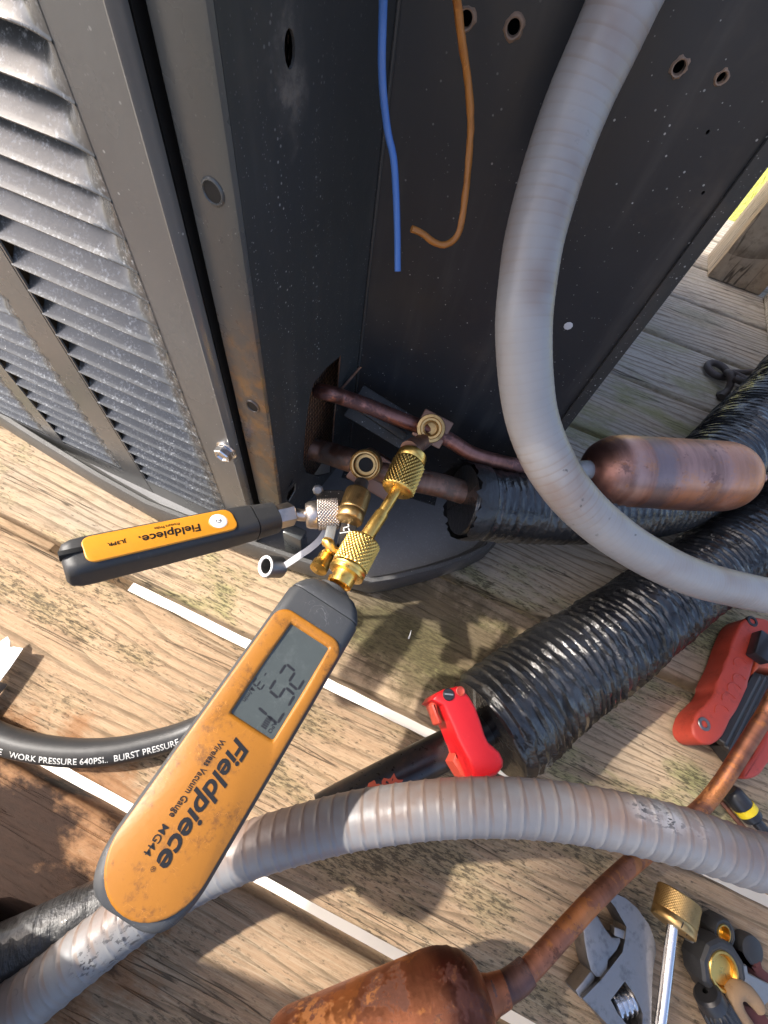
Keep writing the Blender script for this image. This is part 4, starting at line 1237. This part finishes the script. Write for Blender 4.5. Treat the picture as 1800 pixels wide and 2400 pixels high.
for i in range(len(frm) - 1):
    for j in range(4): F.append([i * 4 + j, i * 4 + (j + 1) % 4, i * 4 + 4 + (j + 1) % 4, i * 4 + 4 + j])
F += [[3, 2, 1, 0], [len(V) - 4, len(V) - 3, len(V) - 2, len(V) - 1]]
add('strap', (V, F), STRAP, SC)

# ---------------------------------------------------------------- loose wires
BWi = thing('wire', 'thin blue wire hanging straight down before dark panel', 'wire', (-0.0903,0.2604,0.3064))
add('strand', tube([((-0.0846,0.2057,0.3878)[0], (-0.0846,0.2057,0.3878)[1] + .02, .74), ((-0.0846,0.2057,0.3878)[0], (-0.0846,0.2057,0.3878)[1] + .005, .52), (-0.0846,0.2057,0.3878), (-0.0846,0.2070,0.3792), (-0.0849,0.2100,0.3694), (-0.0838,0.2102,0.3589), (-0.0820,0.2106,0.3497), (-0.0786,0.2116,0.3383), (-0.0742,0.2101,0.3312), (-0.0702,0.2080,0.3202), (-0.0656,0.2042,0.3071), (-0.0602,0.1981,0.2925)], .00155, 14, .003), BLUE, BWi)
OW = thing('wire', 'stained orange wire with hooked end hanging before dark panel', 'wire', (-0.0677,0.3031,0.3291))
add('strand', tube([((-0.0656,0.2144,0.3898)[0], (-0.0656,0.2144,0.3898)[1] + .02, .74), ((-0.0656,0.2144,0.3898)[0], (-0.0656,0.2144,0.3898)[1] + .005, .52), (-0.0656,0.2144,0.3898), (-0.0638,0.2177,0.3823), (-0.0620,0.2228,0.3745), (-0.0591,0.2252,0.3675), (-0.0558,0.2284,0.3598), (-0.0529,0.2299,0.3534), (-0.0492,0.2305,0.3441), (-0.0460,0.2290,0.3335), (-0.0430,0.2261,0.3222), (-0.0404,0.2225,0.3117), (-0.0406,0.2197,0.3055), (-0.0444,0.2161,0.3025), (-0.0492,0.2140,0.3030), (-0.0549,0.2118,0.3058), (-0.0601,0.2086,0.3079)], .00150, 14, .002, lambda s, th: .22 * noise.noise(Vector((s * 260, math.cos(th), math.sin(th))))), ORANGE, OW)

# ---------------------------------------------------------------- strip of galvanised sheet at the left edge
GS = thing('metal_strip', 'torn strip of galvanised sheet lying on lit boards at left edge', 'metal strip', (-0.2703,-0.0429,0.0000))
gpoly = [(-0.2824,-0.0441),(-0.2753,-0.0256),(-0.2708,-0.0277),(-0.2673,-0.0316),(-0.2648,-0.0299),(-0.2575,-0.0279),(-0.2546,-0.0445),(-0.2537,-0.0557),(-0.2530,-0.0774)]
add('sheet', prism(gpoly, .0112, .0120, bev=0), GALV, GS)
add('folded_edge', prism([(-0.2530,-0.0774),(-0.2537,-0.0557),(-0.2549,-0.0552),(-0.2541,-0.0770)], .0005, .0112, bev=0), GALV, GS)

# ---------------------------------------------------------------- cream plastic case, mostly out of frame, its unseen body enlarged to cast shade
c1 = Vector((-0.1518,-0.1536,0.0000))
cyd, cxd = Vector((-.47, .88, 0)).normalized(), Vector((.88, .47, 0)).normalized()
cc_ = c1 - cxd * .17 - cyd * .165
CB = thing('plastic_case', 'cream plastic case enlarged to cast shade, standing on dark boards at lower left edge', 'case', cc_)
add('shell', box(cc_ + Vector((0, 0, .165)), (.34, .33, .33), cxd, cyd, (0, 0, 1), bev=.010), CREAM, CB)
add('lid_band', box(cc_ + Vector((0, 0, .26)), (.343, .333, .012), cxd, cyd, (0, 0, 1), bev=.002), CREAM, CB)
add('handle', tube([cc_ + cxd * .09 + Vector((0, 0, .329)), cc_ + cxd * .08 + Vector((0, 0, .36)), cc_ + Vector((0, 0, .372)), cc_ - cxd * .08 + Vector((0, 0, .36)), cc_ - cxd * .09 + Vector((0, 0, .329))], .009, 16, .006), KEY, CB)

# ---------------------------------------------------------------- red folding tool standing against the pipe end
RT = thing('folding_tool', 'bright red folding tool standing against end of crinkled black pipe', 'hand tool', (0.1027,0.0597,0.0500))
o1 = [(0.0586,0.0619),(0.0601,0.0675),(0.0649,0.0730),(0.0701,0.0763),(0.0731,0.0789),(0.0770,0.0787),(0.0842,0.0756),(0.0906,0.0705),(0.0964,0.0636),(0.1011,0.0572),(0.1049,0.0536),(0.1139,0.0510),(0.1180,0.0472),(0.1187,0.0432),(0.1159,0.0370),(0.1091,0.0315),(0.1025,0.0286),(0.0950,0.0369),(0.0841,0.0457),(0.0783,0.0518),(0.0723,0.0572),(0.0672,0.0622)]
add('handle', prism(o1, .060, .093, bev=.0028, seg=3), RED, RT)
o2 = [(0.0675,0.0652),(0.0742,0.0635),(0.0841,0.0551),(0.0901,0.0490),(0.0945,0.0385),(0.1070,0.0295),(0.0999,0.0280),(0.0901,0.0345),(0.0909,0.0407),(0.0837,0.0505),(0.0758,0.0560)]
add('side_plate', prism(o2, .052, .072, bev=.002), RED2, RT)
o3 = [(0.0607,0.0597),(0.0611,0.0639),(0.0643,0.0631),(0.0678,0.0575),(0.0725,0.0531),(0.0711,0.0509),(0.0696,0.0509)]
add('hook', prism(o3, .070, .086, bev=.002), RED2, RT)
q = Vector((0.0687,0.0703,0.0932))
S1 = add('screw', lathe([(-.004, .0042), (.0006, .0042), (.0012, .0036), (.0012, 0)], q, (0, 0, 1), 22), KEY, RT)
add('slot', box(q + Vector((0, 0, .0014)), (.0066, .0011, .0005), (.9, .3, 0), (-.3, .9, 0)), GALV, S1)
q = Vector((0.0761,0.0761,0.0931))
add('eyelet', lathe([(-.002, .0026), (.0004, .0034), (.0008, .0028), (.0002, .0018), (.0002, 0)], q, (0, 0, 1), 14), RED2, RT)

# ---------------------------------------------------------------- folding hex key set on the boards
HK = thing('hex_key_set', 'dull red folding hex key set with black keys lying under copper pipe', 'hex keys', (0.3520,0.2221,0.0000))
P1 = [(0.2974,0.1503),(0.2986,0.1581),(0.3022,0.1680),(0.3146,0.1860),(0.3186,0.1966),(0.3186,0.1996),(0.3216,0.2081),(0.3289,0.2271),(0.3355,0.2509),(0.3436,0.2742),(0.3505,0.2858),(0.3562,0.2904),(0.3730,0.2972),(0.3857,0.2919),(0.3780,0.2743),(0.3624,0.2613),(0.3584,0.2451),(0.3545,0.2262),(0.3434,0.1980),(0.3330,0.1734),(0.3261,0.1567),(0.3167,0.1455),(0.3074,0.1419),(0.2999,0.1443)]
add('side_plate', prism(smooth_loop(P1, 2), .003, .028, bev=.003, seg=3), RED2, HK)
P2 = [(0.3449,0.1301),(0.3471,0.1406),(0.3632,0.1667),(0.3811,0.2044),(0.3983,0.2424),(0.4109,0.2654),(0.4167,0.2615),(0.4062,0.2295),(0.3890,0.1936),(0.3743,0.1644),(0.3668,0.1491),(0.3607,0.1393),(0.3522,0.1324)]
add('side_plate', prism(smooth_loop(P2, 2), .003, .026, bev=.003, seg=3), RED2, HK)
P3 = [(0.3550,0.2725),(0.3716,0.2815),(0.3997,0.2844),(0.4126,0.2657),(0.3965,0.2496),(0.3649,0.2394),(0.3561,0.2269),(0.3610,0.2440),(0.3582,0.2492),(0.3499,0.2508)]
add('end_block', prism(P3, .004, .0268, bev=.002), PEEL, HK)
for i, (xa, ya, xb, yb) in enumerate(((1545, 765, 1205, 1410), (1592, 775, 1250, 1455), (1640, 790, 1295, 1500), (1692, 805, 1345, 1545), (1745, 815, 1395, 1580), (1800, 830, 1450, 1600))):
    pass
def hexkey(a, b, r):
    a, b = Vector(a), Vector(b)
    d = (b - a)
    return lathe([(0, r * .8), (.001, r), (d.length - .001, r), (d.length, r * .8)], a, d, 6, caps=True)
add('hex_key', hexkey((0.3646,0.2324,0.0220), (0.3282,0.1516,0.0220), .0048), KEY, HK, ang=20)
add('hex_key', hexkey((0.3712,0.2343,0.0210), (0.3333,0.1488,0.0210), .0044), KEY, HK, ang=20)
add('hex_key', hexkey((0.3778,0.2361,0.0200), (0.3389,0.1468,0.0200), .0041), KEY, HK, ang=20)
add('hex_key', hexkey((0.3845,0.2385,0.0190), (0.3448,0.1457,0.0190), .0037), KEY, HK, ang=20)
add('hex_key', hexkey((0.3912,0.2408,0.0180), (0.3507,0.1454,0.0180), .0034), KEY, HK, ang=20)
add('key_stack_bed', prism([(0.3655,0.2333),(0.4083,0.2453),(0.3618,0.1467),(0.3456,0.1432),(0.3333,0.1521),(0.3434,0.1788)], .003, .016, bev=.001), KEY, HK)
add('swivel_block', box((0.3597,0.2569,0.0340), (.0165, .032, .012), (.9, -.25, 0), (.25, .9, 0), (0, 0, 1), .0015), KEY, HK)
q = Vector((0.3078,0.1593,0.0280))
S2 = add('pivot_screw', lathe([(-.002, .0058), (.0004, .0058), (.0010, .0052), (.0010, .0032), (-.0006, .0026), (-.0006, 0)], q, (0, 0, 1), 22), STEEL, HK)
q = Vector((0.3577,0.2866,0.0280))
add('pivot_screw', lathe([(-.002, .0058), (.0004, .0058), (.0010, .0052), (.0010, .0032), (-.0006, .0026), (-.0006, 0)], q, (0, 0, 1), 22), KEY, HK)
for i, (xa, ya) in enumerate(((1230, 1130), (1290, 1020), (1345, 915), (1400, 815), (1380, 660))):
    pass
def grip(cx, cy, r):
    V = [Vector((cx + r * math.cos(a), cy + r * 1.0 * math.sin(a), .0281)) for a in [math.radians(200 - 20 * k) for k in range(9)]]
    return tube(V, .0007, 6, .003, smooth=False)
for p in ((0.3253,0.1766,0.0280), (0.3320,0.1911,0.0280), (0.3376,0.2030,0.0280), (0.3429,0.2146,0.0280), (0.3442,0.2316,0.0280)):
    add('grip_ridge', grip(p[0], p[1], .0075), RED2, HK)

# ---------------------------------------------------------------- driver with a yellow ring beyond the copper pipe
SD_ = thing('nut_driver', 'small black tool with yellow band lying beyond copper pipe', 'hand tool', (0.3663,0.1145,-0.0000))
ax = Vector((0.3729,0.0990,0.0130)) - Vector((0.3455,0.1164,0.0130))
add('body', lathe([(0, 0), (.0006, .006), (.0036, .0082), (.0140, .0086), (.0156, .0083), (.018, .0083), (.0216, .0086), (.0252, .0080), (.0276, .0054), (.028, .0045), (.09, .0040), (.09, 0)], (0.3428,0.1194,0.0130), ax, 28), KEY, SD_)
add('band', lathe([(.0150, .0084), (.0152, .0089), (.0202, .0089), (.0205, .0084)], (0.3428,0.1194,0.0130), ax, 28), YBAND, SD_)
RW = thing('copper_rod', 'thin copper rod lying beside yellow banded tool', 'rod', (0.3583,0.1027,0.0000))
add('rod', tube([(0.3434,0.1094,0.0040), (0.3529,0.1033,0.0040), (0.3641,0.0968,0.0040), (0.3805,0.0876,0.0040)], .0022, 10, .006), COP_PIPE, RW)

# ---------------------------------------------------------------- adjustable wrench
AW = thing('adjustable_wrench', 'scratched steel adjustable wrench lying on boards at lower right', 'wrench', (0.2741,-0.0267,0.0000))
wb = [(0.2433,0.0029),(0.2447,0.0063),(0.2467,0.0078),(0.2560,0.0084),(0.2653,0.0060),(0.2697,0.0031),(0.2748,0.0001),(0.2781,-0.0045),(0.2804,-0.0084),(0.2812,-0.0138),(0.2800,-0.0227),(0.2798,-0.0310),(0.2800,-0.0370),(0.2807,-0.0523),(0.2816,-0.0702),(0.2654,-0.0761),(0.2579,-0.0663),(0.2504,-0.0621),(0.2406,-0.0589),(0.2326,-0.0565),(0.2386,-0.0491),(0.2443,-0.0421),(0.2504,-0.0328),(0.2571,-0.0226),(0.2581,-0.0158),(0.2584,-0.0077),(0.2538,-0.0041),(0.2485,0.0003)]
slot = [(0.2605,-0.0370),(0.2670,-0.0407),(0.2719,-0.0452),(0.2747,-0.0488),(0.2746,-0.0541),(0.2719,-0.0567),(0.2645,-0.0579),(0.2576,-0.0548),(0.2518,-0.0500)]
HD = add('head', join(plate([tuple(p) for p in wb], [slot], ((0, 0, .020), (1, 0, 0), (0, 1, 0), (0, 0, 1)), .016)), STEEL, AW, ang=30)
wj = [(0.2274,-0.0197),(0.2314,-0.0116),(0.2351,-0.0099),(0.2378,-0.0102),(0.2434,-0.0143),(0.2492,-0.0176),(0.2556,-0.0153),(0.2562,-0.0177),(0.2540,-0.0234),(0.2486,-0.0309),(0.2487,-0.0363),(0.2447,-0.0418),(0.2411,-0.0427),(0.2369,-0.0408),(0.2331,-0.0348),(0.2299,-0.0275)]
add('sliding_jaw', prism(wj, .003, .0188, bev=.0012), STEEL, AW)
wr = [(0.2287,-0.0549),(0.2330,-0.0487),(0.2377,-0.0413),(0.2410,-0.0419),(0.2416,-0.0446),(0.2379,-0.0512),(0.2333,-0.0573),(0.2315,-0.0568)]
add('jaw_rail', prism(wr, .003, .0170, bev=.001), STEEL, AW)
ax0, ax1 = Vector((0.2625,-0.0495,0.0110)), Vector((0.2759,-0.0460,0.0110))
w0 = Vector((0.2591,-0.0544,0.0115)); w1 = Vector((0.2752,-0.0425,0.0115))
wd = w1 - w0
pr = []
nr = 5
for k in range(nr):
    z = wd.length * k / nr
    h_ = wd.length / nr
    pr += [(z, .0062), (z + h_ * .25, .0076), (z + h_ * .62, .0076), (z + h_ * .85, .0062)]
add('worm_screw', lathe(pr, w0, wd, 30, caps=True), CHROME, AW, ang=25)
add('jaw_ledge', box(Vector((0.2556,-0.0131,0.0160)), (.010, .005, .006), (1, .1, 0), (-.1, 1, 0), (0, 0, 1), .0006), STEEL, AW)

# ---------------------------------------------------------------- knurled core remover
CR = thing('core_remover', 'brass knurled knob on polished steel shaft lying beside adjustable wrench', 'hand tool', (0.3057,-0.0020,0.0000))
k0, k1 = Vector((0.2892,0.0259,0.0300)), Vector((0.2850,0.0055,0.0300))
kd = Vector((k1.x - k0.x, k1.y - k0.y, 0)); kl = kd.length
add('knob', join(knurl(k0, kd, 0, kl * .70, .0138, 44, 8, .0005, ends=True), lathe([(kl * .70, .0133), (kl * .71, .0140), (kl * .98, .0140), (kl, .0132), (kl, 0)], k0, kd, 40)), BRASS_D, CR, ang=80)
sh = [k0 + kd * .95, Vector((0.2852,-0.0233,0.0260)), Vector((0.2855,-0.0485,0.0220)), Vector((0.2835,-0.0742,0.0200))]
add('shaft', tube(sh, .0036, 20, .01), CHROME, CR)
add('stamped_number', lay(text2d('1/4', .0058, .0001), k0 + kd.normalized() * (kl * .72) + Vector((-.0052, -.004, .0135)), (.86, -.5, -.12), (.28, .95, .1)), INK, CR)

# ---------------------------------------------------------------- caps and odds and ends at the lower right
def cap(th, base, d, R, H, hole, mat_in, inner_depth):
    b = Vector(base)
    b.z = .002
    add('shell', lathe([(0, R * .80), (.001, R * .92), (H * .5, R), (H - .002, R * .98), (H, R * .90), (H + .0002, R * .78), (H - .0008, R * .70), (H - .0012, hole)], b, d, 10), RUBBER_P, th, ang=22)
    add('brass_insert', lathe([(H - .0012, hole * 1.03), (H - .0002, hole * .98), (H - .0002, hole * .86), (H - .0022, hole * .80), (H - inner_depth, hole * .76), (H - inner_depth, 0)], b, d, 32), mat_in, th)
    return b
K1 = thing('rubber_stopper', 'small black rubber cap showing brass thread beside larger brass lined cap', 'cap', (0.3462,0.0190,-0.0000), 'rubber caps')
kd1 = Vector((.18, -.18, .95)).normalized()
cap(K1, (0.3346,0.0192,0.0130), kd1, .0105, .013, .0060, BRASS, .006)
for z in (.0098, .0112):
    add('thread', lathe([(z, .0056), (z + .0004, .0050), (z + .0008, .0056)], ((0.3346,0.0192,0.0130)[0], (0.3346,0.0192,0.0130)[1], .002), kd1, 24), BRASS, K1)
add('side_lobe', lathe([(0, .009), (.006, .0095), (.009, .0088), (.010, .007), (.010, 0)], (0.3617,0.0169,0.0010), (.1, -.1, 1), 24), RUBBER_P, K1)
K2 = thing('rubber_stopper', 'large black rubber cap with bright brass disc facing up', 'cap', (0.3460,-0.0028,0.0000), 'rubber caps')
kd2 = Vector((.12, -.12, .98)).normalized()
cap(K2, (0.3284,-0.0025,0.0210), kd2, .0190, .020, .0118, BRASS, .0040)
add('brass_disc', lathe([(.0165, .0088), (.0172, .0085), (.0174, .0070), (.0173, 0)], ((0.3284,-0.0025,0.0210)[0], (0.3284,-0.0025,0.0210)[1], .002), kd2, 32), BRASS, K2)
for i in range(4):
    t = (0.3171,-0.0009,0.0100) if i == 0 else (0.3171,-0.0009,0.0100)
add('tab', box((0.3161,-0.0000,0.0100), (.006, .018, .010), (.95, .2, 0), (-.2, .95, 0), (0, 0, 1), .001), GALV, K2)
KN = thing('ribbed_knob', 'black ribbed plastic knob standing on board at lower right', 'knob', (0.3459,-0.0280,0.0000))
kx = Vector((0.3338,-0.0321,0.0180)) - Vector((0.3183,-0.0211,0.0220))
V, F = [], []
S_ = 72
pr = [(0, .002), (.0005, .0075), (.002, .0092), (.007, .0098), (.0085, .0094), (.010, .0106), (.045, .0118), (.046, .0)]
V, F, T_ = lathe(pr, (0.3178,-0.0202,0.0200), kx, S_)
a_ = Vector((0.3178,-0.0202,0.0200)); dn = kx.normalized()
for i, v in enumerate(V):
    if i // S_ >= 5 and (i % 4) < 2:
        ax_ = a_ + dn * (v - a_).dot(dn)
        V[i] = ax_ + (v - ax_) * .91
add('grip', (V, F), KEY, KN, ang=25)
CD_ = thing('leather_lace', 'looped tan leather cord end at lower right edge', 'cord', (0.3588,-0.0208,0.0000))
add('loop', tube([(0.3583,-0.0332,0.0140), (0.3477,-0.0266,0.0160), (0.3407,-0.0208,0.0180), (0.3381,-0.0159,0.0190), (0.3419,-0.0105,0.0190), (0.3496,-0.0096,0.0180), (0.3560,-0.0121,0.0170), (0.3604,-0.0153,0.0160)], [.0058, .0058, .0056, .0056, .0056, .0054, .005, .004], 16, .002, lambda s, th: .12 * noise.noise(Vector((s * 120, 2 * math.cos(th), 2 * math.sin(th))))), CORD, CD_)
GP = thing('metal_plate', 'bent grey metal plate beside leather cord at lower right edge', 'metal plate', (0.3756,-0.0050,0.0000))
gq_ = [(0.3435,0.0037),(0.3495,0.0053),(0.3502,0.0012),(0.3647,0.0013),(0.3688,-0.0051),(0.3607,-0.0127),(0.3571,-0.0147),(0.3537,-0.0115),(0.3489,-0.0094),(0.3445,-0.0064)]
add('plate', prism(gq_, .014, .020, bev=.002), GALV, GP)
DS = thing('leather_strap', 'dark red leather strap scraps behind brass lined cap', 'strap', (0.3730,0.0087,0.0000))
add('strap', prism([(0.3472,0.0094),(0.3534,0.0107),(0.3579,0.0060),(0.3648,0.0020),(0.3740,0.0013),(0.3753,0.0067),(0.3698,0.0084),(0.3682,0.0131),(0.3629,0.0118),(0.3609,0.0100),(0.3641,0.0069),(0.3594,0.0062),(0.3538,0.0101)], .001, .010, bev=.001), DKRED, DS)
add('strap', prism([(0.3485,-0.0157),(0.3530,-0.0173),(0.3666,-0.0155),(0.3751,-0.0219),(0.3526,-0.0303),(0.3492,-0.0236)], .001, .012, bev=.001), DKRED, DS)

# ---------------------------------------------------------------- iron eye hooks
def eye(th, c, r, d, tail, tr):
    c = Vector(c)
    d = Vector(d)
    e1 = Vector(d).normalized()
    pts = []
    e2 = Vector(tr).normalized()
    for k in range(13):
        a = math.radians(15 + 330 * k / 12)
        pts.append(c + e1 * (r * math.cos(a)) + e2 * (r * math.sin(a)) + Vector((0, 0, .0015 * k / 12)))
    tl = [Vector(p) for p in tail]
    add('iron', tube([Vector(p) for p in pts] + tl, .0052, 14, .004), RUSTY, th)
E1 = thing('eye_hook', 'rusty iron eye hook with long shank lying on boards, farther one', 'hook', (0.3510,0.7547,0.0000), 'iron eye hooks')
eye(E1, (0.3394,0.7397,0.0060), .017, (.9, -.35, 0), [(0.3598,0.7430,0.0080), (0.3873,0.7614,0.0080), (0.4473,0.8050,0.0080)], (.35, .9, 0))
E2 = thing('eye_hook', 'rusty iron eye hook with round loop, nearer the wrapped pipe', 'hook', (0.3649,0.7267,0.0000), 'iron eye hooks')
eye(E2, (0.3633,0.7144,0.0200), .020, (-.75, -.45, .2), [(0.3511,0.7006,0.0180), (0.3524,0.6906,0.0100), (0.3454,0.6751,0.0060)], (.5, -.75, .3))
add('shank_foot', lathe([(0, .0085), (.003, .0095), (.008, .007), (.012, .0055)], (0.3505,0.6851,0.0000), (0, 0, 1), 12), RUSTY, E2)

# ---------------------------------------------------------------- small debris on the boards
NS = thing('nail_tip', 'pale splinter standing up from shaded board beside gauge', 'splinter', (0.0358,0.1230,0.0000))
add('sliver', tube([(0.0359,0.1226,0.0000), (0.0353,0.1244,0.0060), (0.0341,0.1266,0.0140)], [.0009, .0006, .0001], 6, .003), WHITE, NS)
RB = thing('rivet', 'small round reddish metal bead beside black pipe end', 'bead', (0.0270,-0.0151,0.0000))
add('bead', lathe([(0, .004), (.004, .0062), (.008, .0052), (.0105, .003), (.011, 0)], (0.0278,-0.0157,0.0000), (0, 0, 1), 18), COP_DRY, RB)
